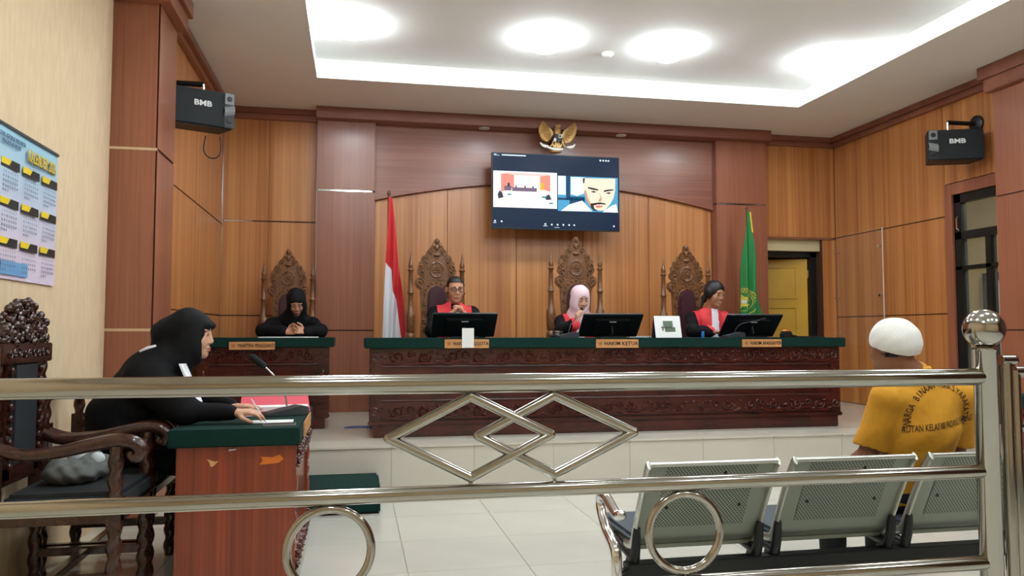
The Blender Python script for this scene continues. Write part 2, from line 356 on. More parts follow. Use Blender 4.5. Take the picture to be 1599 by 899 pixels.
# corridor beyond the window
struct('wall_beyond_window', MB().box((7.9, 3.8, 0), (8.0, 9.6, 3.2)).box((6.16, 3.7, 0), (8.0, 3.8, 3.2)).box((6.16, 9.12, 0), (8.0, 9.2, 3.2)).box((6.16, 3.8, 3.1), (8.0, 9.6, 3.2)).box((6.16, 3.8, -.05), (8.0, 9.6, 0)), CREAM2)
d2 = empty('door_2', (7.9, 8.2, 0)); d2['kind'] = 'structure'
MB().box((-.03, -.36, 0), (0, .36, 1.9)).build('door_leaf', LIPW, d2); fr = MB().box((-.05, -.44, 0), (0, -.36, 2.0)).box((-.05, .36, 0), (0, .44, 2.0)).box((-.05, -.44, 1.9), (0, .44, 2.0)); fr.build('door_frame', BLACKF, d2)
# rear wall behind the camera
struct('wall_rear', MB().box((-1.9, -3.15, 0), (6.3, -3.0, ZC+.3)), CREAM)
# ------------------------------------------------------------------ lamps
LAMPM = mat('lamp_diffuser_lit', (255, 255, 255), .5, emit=LAMP)
MATS['lamp_diffuser_lit'].node_tree.nodes['Principled BSDF'].inputs['Emission Color'].default_value = (.84, .94, 1, 1)
lamp0 = None
for yy in (6.9, 4.6, 2.3, .0):
    for k, xx in enumerate((-.06, 1.69, 2.89, 4.53)):
        if lamp0 is None:
            lamp0 = empty('ceiling_lamp', (xx, yy, ZU))
            MB().lathe([(.165, .0), (.17, -.006), (.16, -.012)], n=28).build('lamp_rim', LIPW, lamp0, smooth=True)
            MB().lathe([(.185, -.006), (.19, -.03), (.178, -.065), (.145, -.10), (.095, -.124), (.04, -.134), (.002, -.136)], n=28).build('diffuser', LAMPM, lamp0, smooth=True)
            o = lamp0
        else: o = copy_tree(lamp0)
        o.location = (xx, yy, ZU)
        if yy < 6: o.name = 'ceiling_lamp_offscreen'
        tag(o, 'round lit ceiling lamp before the judges, '+('at the clerk side corner', 'second from the clerk side corner', 'between smoke detector and window side', 'at the window side corner')[k] if yy > 6 else 'round lit ceiling lamp in a tray row over the public seats', 'lamp', 'round ceiling lamps')
sd = tag(MB().lathe([(.055, 0), (.055, -.02), (.035, -.035), (.01, -.038)], n=18).build('smoke_detector', LIPW, smooth=True), 'small white smoke detector on the ceiling tray', 'smoke detector'); p = aZ(949, 83, ZU); sd.location = p
for px, py, side in ((757, 199, 'left'), (970, 211, 'right')):
    p = aZ(px, py, 3.595); o = empty('downlight', (p.x, 8.82, 3.595), label='small unlit downlight in the soffit, %s of the golden eagle' % ('flag side' if side == 'left' else 'green flag side'), cat='light', group='soffit downlights')
    o['label'] = 'small unlit recessed downlight in the wooden soffit on the %s flag side of the eagle' % ('red-white' if side == 'left' else 'green')
    MB().lathe([(.062, .002), (.062, -.006), (.05, -.009)], n=20).build('trim_ring', LIPW, o, smooth=True); MB().lathe([(.049, -.004), (.049, -.0075)], n=20).build('lens', PAPER, o)
# the corridor seen lit through the window has a lamp of its own, above the window head
o = empty('corridor_lamp_offscreen', (7.0, 6.6, 3.08), label='round lamp in the corridor beyond the black window', cat='lamp')
MB().lathe([(.16, .018), (.16, -.02), (.1, -.05)], n=20).build('diffuser', mat('corridor_lamp_lit', (255, 250, 235), .5, emit=120), o); MB().lathe([(.18, .02), (.18, -.01)], n=20).build('lamp_rim', LIPW, o)
# ------------------------------------------------------------------ carved ornament pieces (shared meshes)
def ornament(width, h, seed=0):
    """one length of carved foliage relief, lying in xz, proud towards -y"""
    rnd = random.Random(seed); m = MB(); W2 = width/2
    m.scroll((-W2*.45, 0), h*.42, 1.4, 1, h*.085, 0, PI*.9, 6); m.scroll((W2*.45, -h*.03), h*.40, 1.4, -1, h*.085, 0, .2, 6)
    m.scroll((0, h*.10), h*.26, 1.2, 1, h*.07, 0, -.4, 6)
    m.tube([(-W2, 0, -h*.3), (-W2*.6, 0, -h*.42), (-W2*.1, 0, -h*.2), (W2*.2, 0, -h*.4), (W2*.7, 0, -h*.44), (W2, 0, -h*.2)], [h*.05, h*.09, h*.07, h*.09, h*.08, h*.04], 6, flat=.8)
    for i in range(9):
        x = -W2+width*(i+.5)/9; z = h*.33*math.sin(i*2.1+seed); a = rnd.uniform(-1, 1)
        m.ell((x, 0, z), (h*.17, h*.09, h*.08), 8, 5, RY(a))
    return m.mesh('ornament')
def carving(me, par, loc, rz=0, m=None, sx=1):
    o = link('carving', me, m or W_DESK, par, True); o['kind'] = 'stuff'; o.location = loc; o.rotation_euler = (0, 0, rz); o.scale = (sx, 1.9, 1); return o
ORN = [ornament(.46, .13, k) for k in range(3)]

def bench_desk(name, x0, x1, yf, depth, label, n):
    """judges' desk: green felt top with overhang, carved frieze and base"""
    r = empty(name, ((x0+x1)/2, yf, ZP), label=label, cat='desk'); W2 = (x1-x0)/2; D = depth; Hh = .82
    MB().box((-W2, -.045, Hh-.085), (W2, D, Hh)).build('felt_top', GREEN, r, bevel=.006)
    MB().box((-W2+.05, .02, .09), (W2-.05, .05, Hh-.085)).box((-W2+.05, .05, .09), (-W2+.08, D-.03, Hh-.085)).box((W2-.08, .05, .09), (W2-.05, D-.03, Hh-.085)).build('body', W_DESK, r, bevel=.003)
    MB().box((-W2+.04, .0, Hh-.225), (W2-.04, .02, Hh-.085)).build('frieze', W_DESK, r, bevel=.004)
    MB().box((-W2+.04, .0, .14), (W2-.04, .02, .29)).build('lower_frieze', W_DESK, r, bevel=.004)
    for x in (-W2+.04, W2-.14): MB().box((x, -.004, .10), (x+.10, .03, Hh-.09)).build('corner_post', W_DESK, r, bevel=.006)
    MB().box((-W2+.07, -.01, 0), (W2-.07, .05, .10)).box((-W2+.03, -.02, .10), (W2-.03, .03, .135)).build('plinth', W_DESK, r, bevel=.008)
    MB().tube([(-W2+.14, .012, Hh-.235), (W2-.14, .012, Hh-.235)], .012, 8).tube([(-W2+.14, .012, .30), (W2-.14, .012, .30)], .012, 8).build('bead_moulding', W_DESK, r, smooth=True)
    step = (2*W2-.3)/n
    for i in range(n):
        x = -W2+.15+step*(i+.5); carving(ORN[i % 3], r, (x, -.002, Hh-.155), 0, W_DESKC, step/.42); carving(ORN[(i+1) % 3], r, (x, -.002, .215), 0, W_DESKC, step/.42)
    for x in (-W2+.09, W2-.09):
        m = MB(); m.scroll((x, Hh-.16), .045, 1.3, 1, .009); m.scroll((x, .22), .045, 1.3, -1, .009); m.ell((x, 0, .45), (.02, .012, .09)); m.build('corner_carving', W_DESK, r, smooth=True)['kind'] = 'stuff'
    return r
desk = bench_desk('judges_desk', .08, 4.48, 6.62, .74, 'long carved mahogany judges desk with green felt top on the platform', 9)
cdesk = bench_desk('clerk_desk', -1.40, -.19, 7.34, .60, 'short carved mahogany clerk desk with green felt top beside the long desk', 3)

def name_plate(txt, x0, x1, z0, z1, y, label):
    o = empty('name_plate', ((x0+x1)/2, y, z0), label=label, cat='name plate', group='name plates on the desks'); w_ = (x1-x0)/2; h_ = z1-z0
    MB().box((-w_, -.014, 0), (w_, 0, h_)).build('board', PLATE, o, bevel=.002)
    m = MB(); vs, fs = text_geo(txt, h_*.62, .0015, .012, 'LEFT'); wd = max(v.x for v in vs); k = min(1.15, (2*w_*.80)/wd)
    m.add([(-w_+2*w_*.19+v.x*k, -.0145-v.z, h_*.5+v.y) for v in vs], fs).build('lettering', INK, o)
    MB().lathe([(.016, 0), (.016, .0016)], (-w_+2*w_*.10, -.0145, h_*.5), 12, RX(PI/2)).build('seal', mat('seal_brown', (160, 104, 60), .5), o)
name_plate('HAKIM ANGGOTA', .735, 1.111, 1.116, 1.19, 6.575, 'wooden plate lettered HAKIM ANGGOTA with a paper hanging over it')
name_plate('HAKIM KETUA', 2.055, 2.443, 1.114, 1.188, 6.575, 'wooden plate lettered HAKIM KETUA on the long desk edge')
name_plate('HAKIM ANGGOTA', 3.433, 3.818, 1.116, 1.186, 6.575, 'wooden plate lettered HAKIM ANGGOTA on the desk edge beside the green flag end')
name_plate('PANITERA PENGGANTI', -1.088, -.70, 1.095, 1.165, 7.295, 'wooden plate lettered PANITERA PENGGANTI on the short clerk desk')
ph = MB().box((0, 0, 0), (.10, .0015, .165)).box((0, 0, .1635), (.10, .02, .165))
o = tag(ph.build('hanging_paper', PAPER), 'white paper slip hanging over the desk edge below the first monitor', 'paper'); p = aY(721.5, 542, 6.553); o.location = (p.x, 6.553, p.z)
o.location.z = 1.285-.165

# ------------------------------------------------------------------ thrones
def mirror(pts): return pts+[(-x, z) for x, z in reversed(pts)]
LEATHER = mat('oxblood_leather', (62, 34, 40), .32, var=.15, scale=50, bump=.05)
def throne():
    r = empty('throne_chair')
    # back frame: scalloped silhouette (x, z above platform), front at y=.30
    side = [(0, 1.83), (.028, 1.815), (.034, 1.785), (.022, 1.765), (.06, 1.745), (.075, 1.71), (.105, 1.695), (.115, 1.66), (.15, 1.64), (.158, 1.60), (.185, 1.575), (.178, 1.53), (.20, 1.50), (.195, 1.46), (.165, 1.44), (.18, 1.425), (.215, 1.405), (.225, 1.36), (.20, 1.32), (.17, 1.30), (.165, 1.22), (.155, 1.0), (.165, .85), (.16, .62)]
    inner = [(.10, .62), (.10, 1.24), (.085, 1.30), (.05, 1.335), (0, 1.345)]
    outl = side+inner+[(-x, z) for x, z in reversed(inner[:-1])]+[(-x, z) for x, z in reversed(side[1:])]
    MB().prism(outl, .30, .335).build('back_frame', W_CARVE, r, bevel=.004)
    m = MB()
    for s in (-1, 1):
        for (cx, cz, rr, tn, a0) in ((.155, 1.53, .042, 1.4, 2.2), (.12, 1.62, .036, 1.3, 2), (.07, 1.70, .03, 1.2, 1.6), (.17, 1.37, .05, 1.5, 1.2), (.145, 1.46, .03, 1.2, 0), (.04, 1.76, .02, 1.1, 1), (.13, 1.26, .026, 1.2, 1), (.13, 1.17, .024, 1.2, 3), (.13, 1.08, .024, 1.2, 1), (.13, .99, .024, 1.2, 3), (.13, .90, .024, 1.2, 1), (.13, .81, .024, 1.2, 3), (.13, .72, .024, 1.2, 1)):
            m.scroll((s*cx, cz), rr, tn, s, rr*.26, .294, a0 if s > 0 else PI-a0, 6)
            m.ell((s*(cx-.012), .292, cz-rr*1.05), (rr*.5, .012, rr*.22), 8, 5, RY(s*.7))
    for k in range(9):
        a = PI*k/8; m.ell((.12*math.cos(a), .294, 1.26+.115*math.sin(a)), .011, 7, 5)
    m.ell((0, .30, 1.80), (.02, .02, .03)); m.ell((0, .292, 1.73), (.022, .014, .03)); m.ell((0, .292, 1.655), (.035, .014, .018))
    m.build('relief_carving', W_CARVE, r, smooth=True)['kind'] = 'stuff'
    md = MB().box((-.095, .292, 1.40), (.095, .30, 1.60)); n = 24
    md.tube([(.068*math.cos(2*PI*k/n), .29, 1.505+.075*math.sin(2*PI*k/n)) for k in range(n)], .009, 6, closed=True)
    md.tube([(.052*math.cos(2*PI*k/n), .29, 1.505+.058*math.sin(2*PI*k/n)) for k in range(n)], .004, 6, closed=True)
    for k in range(8): md.ell((.026*math.cos(k*PI/4), .29, 1.505+.03*math.sin(k*PI/4)), (.008, .007, .016), 6, 5, RY(PI/2-k*PI/4))
    md.ell((0, .288, 1.505), .014); md.build('medallion', W_CARVE, r, smooth=True)['kind'] = 'stuff'
    cz = [(.098, .60), (.098, 1.22), (.09, 1.27), (.065, 1.315), (.03, 1.335), (0, 1.34)]
    MB().prism(cz+[(-x, z) for x, z in reversed(cz[:-1])], .265, .33).build('back_cushion', LEATHER, r, bevel=.022, smooth=True)
    for s in (-1, 1):
        pr_ = [(.022, 0), (.022, .5), (.022, .62), (.028, .64), (.018, .67), (.016, .80), (.022, .82), (.016, .84), (.015, 1.05), (.022, 1.07), (.016, 1.09), (.017, 1.25), (.025, 1.27), (.018, 1.29), (.015, 1.48), (.024, 1.50), (.014, 1.52), (.019, 1.54), (.014, 1.57), (.009, 1.60), (.004, 1.66), (.001, 1.68)]
        MB().lathe([(.034, 0), (.034, .70), (.044, .75), (.036, .78), (.05, .80), (.05, .84), (.036, .86), (.044, .88), (.046, .94), (.05, 1.02), (.046, 1.07), (.03, 1.095)]+[(q*1.45, z) for q, z in pr_ if z > 1.1], (s*.262, .32, 0), 10).build('back_post', W_CARVE, r, smooth=True)
        MB().lathe([(.026, 0), (.034, .06), (.024, .10), (.03, .30), (.024, .45), (.032, .50), (.028, .56), (.034, .60), (.03, .64), (.02, .665)], (s*.285, -.24, 0), 12).build('arm_post', W_CARVE, r, smooth=True)
        MB().stube([(s*.262, .31, .69), (s*.272, .12, .68), (s*.282, -.06, .66), (s*.285, -.20, .675), (s*.285, -.27, .67)], [.024, .024, .024, .027, .022], 8).build('armrest', W_CARVE, r, smooth=True)
        MB().lathe([(.028, 0), (.028, .44)], (s*.20, .28, 0), 8).build('leg', W_CARVE, r)
    MB().box((-.27, -.27, .38), (.27, .34, .46)).build('seat_frame', W_CARVE, r, bevel=.008)
    MB().box((-.25, -.26, .46), (.25, .30, .54)).build('seat_cushion', LEATHER, r, bevel=.025, smooth=True)
    return r
th = throne()
for i, (x, y, s, lab) in enumerate(((.81, 8.0, 1.0, 'carved teak throne chair behind the judge wearing glasses'), (2.285, 8.0, 1.028, 'carved teak throne chair behind the judge in the pink headscarf'), (3.535, 8.02, .995, 'carved teak throne chair behind the bare-headed judge near the green flag'), (-.70, 8.62, .955, 'carved teak throne chair behind the clerk at the short desk'))):
    o = th if i == 0 else copy_tree(th)
    o.location = (x, y-.32, ZP); o.scale = (s, s, s); tag(o, lab, 'chair', 'carved throne chairs')
# ------------------------------------------------------------------ left table and chairs
def counsel_table(x0, x1, y0, y1, face, label, sign):
    """desk whose carved front faces +x (face=1) or -x"""
    cx = (x0+x1)/2; r = empty('counsel_table', (cx, y0, 0), label=label, cat='table'); w_ = (x1-x0)/2; L = y1-y0
    MB().box((-w_, 0, .695), (w_, L, .78)).build('felt_top', GREEN, r, bevel=.006)
    i_ = .035
    MB().box((-w_+i_, i_, 0), (w_-i_, i_+.03, .70)).build('end_panel', W_TABLE, r, bevel=.003); MB().box((-w_+i_, L-i_-.03, 0), (w_-i_, L-i_, .70)).build('end_panel', W_TABLE, r, bevel=.003)
    fx = face*(w_-i_); MB().box((fx-face*.03, i_+.03, .02), (fx, L-i_-.03, .70)).build('front_panel', W_TABLE, r, bevel=.003)
    a, b = (fx, fx+face*.016)
    MB().box((a, i_, .56), (b, L-i_, .695)).box((a, i_, .03), (b, L-i_, .2)).box((a, i_, .2), (b, i_+.1, .56)).box((a, L-i_-.1, .2), (b, L-i_, .56)).build('front_frame', W_TABLE, r, bevel=.003)
    for k in range(3):
        for z in (.63, .115): carving(ORN[k], r, (b, i_+.03+(L-.1)*(k+.5)/3, z), face*PI/2, W_TABLE, .8)
    m = MB()
    for y in (i_+.05, L-i_-.05): m.scroll((y, .40), .04, 1.3, 1, .009, b, 0, 6, 'yz'); m.ell((b, y, .30), (.01, .02, .06)); m.ell((b, y, .50), (.01, .02, .05))
    m.build('corner_carving', W_TABLE, r, smooth=True)['kind'] = 'stuff'
    if sign: MB().box((face*w_, .28, .70), (face*(w_+.008), .85, .775)).build('sign_board', PLATE, r, bevel=.002)
    return r
ct = counsel_table(-.875, -.262, 4.03, 5.22, 1, 'red mahogany table with green felt top before the woman in profile', True)
st = MB().add([(-.14, -.002, 0), (-.115, -.002, .018), (-.13, -.002, .03), (-.10, -.002, .03), (-.06, -.002, .032), (-.05, -.002, .012), (-.09, -.002, .004)], [(0, 1, 2, 3, 4, 5, 6)])
for nm, pts in (('tape_scrap', [(-.06, .60), (-.045, .622), (-.055, .64), (.0, .635), (.035, .648), (.055, .625), (.03, .607)]), ):
    m = MB().prism([(x+.175, z) for x, z in pts], .033, .0355); m.build('tape_scrap', mat('orange_tape', (206, 110, 36), .4), ct)['label'] = 'scrap of orange tape stuck on the panel'
m = MB().prism([(-.13, .635), (-.118, .63), (-.09, .622), (-.075, .625), (-.10, .60), (-.112, .598), (-.118, .618)], .033, .0355).build('chipped_patch', mat('bare_wood', (206, 150, 96), .6), ct)
MB().prism([(-.03, .672), (.005, .676), (.004, .681), (-.03, .678)], .033, .0355).build('paper_scrap', PAPER, ct)
ct2 = counsel_table(4.82, 5.43, 3.95, 5.22, -1, 'dark carved table with green top at the right pier behind the gate', True)
SEATB = mat('black_seat_cloth', (30, 34, 38), .7, var=.2, scale=80)
def carved_chair(high=True):
    """faces -y locally; twisted legs and arm posts"""
    r = empty('carved_armchair'); W2 = .25
    for s in (-1, 1):
        x = s*W2
        m = MB(); m.box((x-.028, -.28, .40), (x+.028, -.222, .47)); m.spiral((x, -.25), .034, .0, .40, 4.5); m.spiral((x, -.25), .034, .47, .755, 3.4); m.build('front_leg', W_CARVE_D, r, smooth=True)
        m = MB(); m.spiral((x, .24), .032, 0, .42, 4.5); m.box((x-.03, .21, .42), (x+.03, .27, .80)); m.spiral((x, .24), .03, .80, 1.16 if high else .93, 4.5 if high else 1.6); m.build('back_post', W_CARVE_D, r, smooth=True)
        pts = [(x, .23, .76), (x, .12, .725), (x, -.02, .735), (x, -.14, .76), (x, -.25, .778), (x, -.32, .768), (x, -.35, .735), (x, -.335, .705), (x, -.31, .71), (x, -.31, .73)]
        MB().stube(pts, [.028, .028, .028, .03, .032, .032, .03, .026, .02, .015], 10, 4, flat=1.1).build('armrest', W_CARVE_D, r, smooth=True)
        MB().box((x-.018, -.24, .17), (x+.018, .22, .21)).build('side_stretcher', W_CARVE_D, r, bevel=.003)
    MB().box((-W2, -.01, .17), (W2, .03, .205)).build('cross_stretcher', W_CARVE_D, r, bevel=.003)
    MB().box((-W2-.02, -.28, .425), (W2+.02, .26, .47)).build('seat_frame', W_CARVE_D, r, bevel=.006)
    MB().box((-W2+.01, -.285, .47), (W2-.01, .20, .555)).build('seat_cushion', SEATB, r, bevel=.02, smooth=True)
    if high:
        MB().box((-.19, .215, .60), (-.13, .26, 1.12)).box((.13, .215, .60), (.19, .26, 1.12)).box((-.19, .215, .58), (.19, .26, .66)).box((-W2-.03, .20, 1.11), (W2+.03, .275, 1.20)).build('back_frame', W_CARVE_D, r, bevel=.005)
        MB().box((-.13, .205, .66), (.13, .25, 1.115)).build('back_cushion', SEATB, r, bevel=.012, smooth=True)
        m = MB(); rnd = random.Random(4)
        for k in range(9): m.scroll((-.21+.0525*k, 1.155), .02, 1.2, 1 if k % 2 else -1, .006, .197, k)
        for s in (-1, 1):
            for k in range(9): m.ell((s*.16, .207, .66+.052*k), (.018, .012, .02), 7, 5)
        m.build('rail_carving', W_CARVE_D, r, smooth=True)['kind'] = 'stuff'
        m = MB()
        for k in range(230):                                     # grape and leaf cluster crest
            x = rnd.uniform(-.24, .24); hz = .18*max(.0, 1-abs(x/.27)**2.2)+.02; z = 1.20+rnd.random()*hz
            q = rnd.uniform(.012, .022); m.ell((x, .235+rnd.uniform(-.028, .02), z), (q, q*.9, q), 7, 5)
        for (x, z, q) in ((-.16, 1.24, .05), (-.08, 1.30, .055), (.0, 1.345, .05), (.08, 1.30, .055), (.16, 1.25, .05), (.0, 1.25, .06), (-.03, 1.37, .03), (.22, 1.22, .03), (-.22, 1.22, .03)):
            m.ell((x, .235, z), (q, .03, q*.9), 10, 7); m.scroll((x, z), q*.8, 1.3, 1 if x < 0 else -1, q*.2, .205, 1)
        m.build('carved_crest', W_CARVE_D, r, smooth=True)['kind'] = 'stuff'
    else:
        MB().box((-W2-.03, .215, .91), (W2+.03, .265, .98)).build('top_rail', W_CARVE_D, r, bevel=.006)
    return r
c1 = carved_chair(True); c1.location = (-1.265, 3.98, 0); c1.rotation_euler.z = PI/2; tag(c1, 'dark armchair with a carved grape crest and twisted legs by the cream wall', 'chair')
c2 = carved_chair(False); c2.location = (-1.265, 4.55, 0); c2.rotation_euler.z = PI/2; tag(c2, 'low-backed armchair with twisted legs that the woman in profile sits on', 'chair')
# carpeted step
r = empty('carpeted_step', (-.15, 5.57, 0), label='green carpeted step box at the foot of the platform', cat='step')
MB().box((-.36, 0, 0), (.335, .585, .18)).build('carpet_cover', GREEN, r, bevel=.015, smooth=True)
MB().box((-.35, .01, .0), (.325, .575, .004)).build('base_board', W_DESK, r)
# ------------------------------------------------------------------ steel railing
YR = 2.3
def on(px, py, Y=YR): return aY(px, py, Y)
rl = empty('steel_railing', (0, YR, 0), label='polished steel railing with diamonds and rings across the court', cat='railing')
def rp_(p): return (p[0], p[1]-YR, p[2])
XE = 2.09
for z, q, nm in ((1.10, .0285, 'top_rail'), (.785, .0225, 'middle_rail'), (.485, .0235, 'lower_rail'), (.12, .0235, 'base_rail')):
    m = MB().tube([(-1.55, 0, z), (XE-.01, 0, z)], q, 20); m.ell((XE-.012, 0, z), q, 14, 9); m.build(nm, STEEL, rl, smooth=True)
for k, X in enumerate((.47, .60)): pass
def diamond(pts, off=0):
    P = [Vector((x, off, z)) for x, z in pts]; m = MB()
    for i in range(4):
        a, b = P[i], P[(i+1) % 4]; m.tube([a, b], .0145, 12); m.ell(a, .0145, 10, 7)
    return m
diamond([(.098, .945), (.336, 1.062), (.578, .945), (.336, .826)]).build('diamond_tube', STEEL, rl, smooth=True)
diamond([(.358, .945), (.589, 1.062), (.84, .945), (.589, .826)], .004).build('diamond_tube', STEEL, rl, smooth=True)
for X in (.336, .589): MB().tube([(X, 0, 1.05), (X, 0, 1.08)], .006, 8).tube([(X, 0, .80), (X, 0, .83)], .006, 8).build('weld_pin', STEEL, rl)
for X in (-.064, 1.0, ):
    n = 40; MB().tube([(X+.116*math.cos(2*PI*k/n), 0, .637+.116*math.sin(2*PI*k/n)) for k in range(n)], .0125, 12, closed=True).build('ring_tube', STEEL, rl, smooth=True)
    MB().tube([(X, 0, .750), (X, 0, .772)], .006, 8).tube([(X, 0, .50), (X, 0, .53)], .006, 8).build('weld_pin', STEEL, rl)
for X in (2.09, -1.53):
    p = MB().lathe([(.0365, 0), (.0365, 1.185), (.039, 1.187), (.039, 1.197), (.033, 1.20)], (X, 0, 0), 24).build('post', STEEL, rl, smooth=True)
    MB().lathe([(.03, 1.19), (.022, 1.205), (.026, 1.215)], (X, 0, 0), 16).ell((X, 0, 1.262), .066, 32, 20).build('ball_finial', STEEL, p, smooth=True)
    MB().lathe([(.07, 0), (.07, .006), (.04, .016)], (X, 0, 0), 20).build('base_flange', STEEL, p, smooth=True)
gt = empty('steel_gate', (2.17, YR, 0), label='steel gate with tube rails beside the ball-topped post', cat='gate')
MB().tube([(.0, 0, .06), (.0, 0, 1.145)], .020, 16).build('gate_stile', STEEL, gt, smooth=True)
MB().tube([(.042, .01, .06), (.042, .01, 1.12)], .020, 16).build('gate_stile', STEEL, gt, smooth=True)
MB().tube([(-.02, 0, 1.155), (.03, 0, 1.155)], .019, 14).ell((.03, 0, 1.155), .019, 12, 8).build('hinge_knuckle', STEEL, gt, smooth=True)
for z, q in ((1.115, .021), (.93, .019), (.48, .019), (.12, .019)): MB().tube([(.04, .01, z), (1.0, .01, z)], q, 14).build('gate_rail', STEEL, gt, smooth=True)
MB().tube([(1.0, .01, .06), (1.0, .01, 1.14)], .020, 16).build('gate_stile', STEEL, gt, smooth=True)
m = diamond([(.055, .685), (.22, .91), (.40, .685), (.22, .48)], .01); m.build('diamond_tube', STEEL, gt, smooth=True)
for s, lab in ((.47, None),): pass
# ------------------------------------------------------------------ waiting bench
PERF = mat('perforated_steel_grey', (116, 122, 112), .42, .55)
nt = PERF.node_tree; b = nt.nodes['Principled BSDF']; tc = nt.nodes.new('ShaderNodeTexCoord'); mp = nt.nodes.new('ShaderNodeMapping'); mp.inputs['Scale'].default_value = (95, 0.001, 95); mp.inputs['Rotation'].default_value = (0, PI/4, 0)
vo = nt.nodes.new('ShaderNodeTexVoronoi'); vo.inputs['Randomness'].default_value = 0; vo.inputs['Scale'].default_value = 1
r_ = nt.nodes.new('ShaderNodeValToRGB'); r_.color_ramp.elements[0].position = .27; r_.color_ramp.elements[0].color = lin((46, 50, 46)); r_.color_ramp.elements[1].position = .34; r_.color_ramp.elements[1].color = lin((140, 146, 134))
nt.links.new(tc.outputs['Object'], mp.inputs[0]); nt.links.new(mp.outputs[0], vo.inputs['Vector']); nt.links.new(vo.outputs['Distance'], r_.inputs[0]); nt.links.new(r_.outputs[0], b.inputs['Base Color'])
SHEET = mat('painted_steel_grey', (140, 146, 134), .4, .55)
RIM = mat('brushed_aluminium', (196, 196, 188), .32, .9)
PAD = mat('blue_grey_vinyl', (62, 72, 80), .5)
bn = empty('waiting_bench', (1.05, 2.85, 0), label='grey perforated steel waiting bench with three seats behind the railing', cat='bench')
MB().box((.02, .17, .27), (1.92, .23, .33)).build('beam', BLACKP, bn, bevel=.004)
def bp(x, t, off=0):
    """point on the reclined back: t 0 bottom .. 1 top; lower end sweeps into the seat"""
    yz = [(.30, .385), (.25, .385), (.215, .395), (.19, .42), (.165, .47), (.11, .58), (.055, .68), (.02, .735), (.008, .745)]
    u = t*(len(yz)-1); i = min(int(u), len(yz)-2); f = u-i; a, b_ = yz[i], yz[i+1]
    y, z = a[0]+(b_[0]-a[0])*f, a[1]+(b_[1]-a[1])*f
    return (x, y+off, z)
for k in range(3):
    x0 = .055+.612*k; x1 = x0+.53
    bk = MB(); bk.grid(lambda u, v: bp(x0+(x1-x0)*u, v), 4, 24); bk.grid(lambda u, v: bp(x0+(x1-x0)*u, v, .006), 4, 24)
    back = bk.build('backrest', SHEET, bn, smooth=True)
    pf = MB(); pf.grid(lambda u, v: bp(x0+.075+(x1-x0-.15)*u, .50+.46*v, -.0025), 2, 8).build('perforated_field', PERF, back, smooth=True)
    m = MB()
    for x in (x0+.11, x1-.11): m.ell(bp(x, .60, -.004), (.008, .004, .008), 8, 5)
    m.ell(bp((x0+x1)/2+.06, .80, -.004), (.008, .004, .008), 8, 5); m.build('bolt', BLACKP, back)
    for x in (x0-.004, x1+.004):
        MB().tube([bp(x, t/24) for t in range(1, 25)], .019, 8, flat=.45).build('side_frame', RIM, bn, smooth=True)
    MB().tube([bp(x0, 1), bp(x1, 1)], .010, 8).build('top_edge', RIM, bn, smooth=True)
    MB().box((x0, .22, .395), (x1, .64, .43)).build('seat_pad', PAD, bn, bevel=.014, smooth=True)
    MB().box((x0+.005, .225, .37), (x1-.005, .645, .394)).build('seat_pan', SHEET, bn, bevel=.006)
    MB().grid(lambda u, v: bp(x0+.03+(x1-x0-.06)*u, .48+.48*v, .012), 3, 8).grid(lambda u, v: bp(x0+.03+(x1-x0-.06)*u, .48+.48*v, .03), 3, 8).build('back_pad', PAD, bn, smooth=True)
    for x in (x0, x1):
        MB().tube([(x, .155, .475), (x, .16, .44), (x, .17, .39), (x, .19, .34), (x, .24, .325)], [.014, .018, .02, .024, .02], 8).tube([(x, .20, .35), (x, .32, .36), (x, .45, .385)], [.02, .018, .012], 8).build('bracket', BLACKP, bn, smooth=True)
for x in (-.05, 1.95):
    MB().stube([(x, .10, .26), (x, .10, .38), (x, .13, .42), (x, .22, .46), (x, .28, .51), (x, .30, .55), (x, .28, .58), (x, .22, .585), (x, .14, .56), (x, .08, .543), (x, .045, .555)], [.022, .022, .022, .021, .02, .02, .021, .021, .02, .019, .018], 12, 4).ell((x, .043, .556), .021, 10, 7).build('armrest', CHROME, bn, smooth=True)
    m = MB().tube([(x, .10, .30), (x, .10, .02)], .022, 12).tube([(x, .10, .30), (.03 if x < 0 else 1.9, .2, .30)], .02, 10).tube([(x, -.06, .02), (x, .48, .02)], .02, 10); m.build('leg', CHROME, bn, smooth=True)
for x in (.62, 1.24): MB().tube([(x, .20, .30), (x, .10, .02)], .016, 8).build('brace', CHROME, bn)
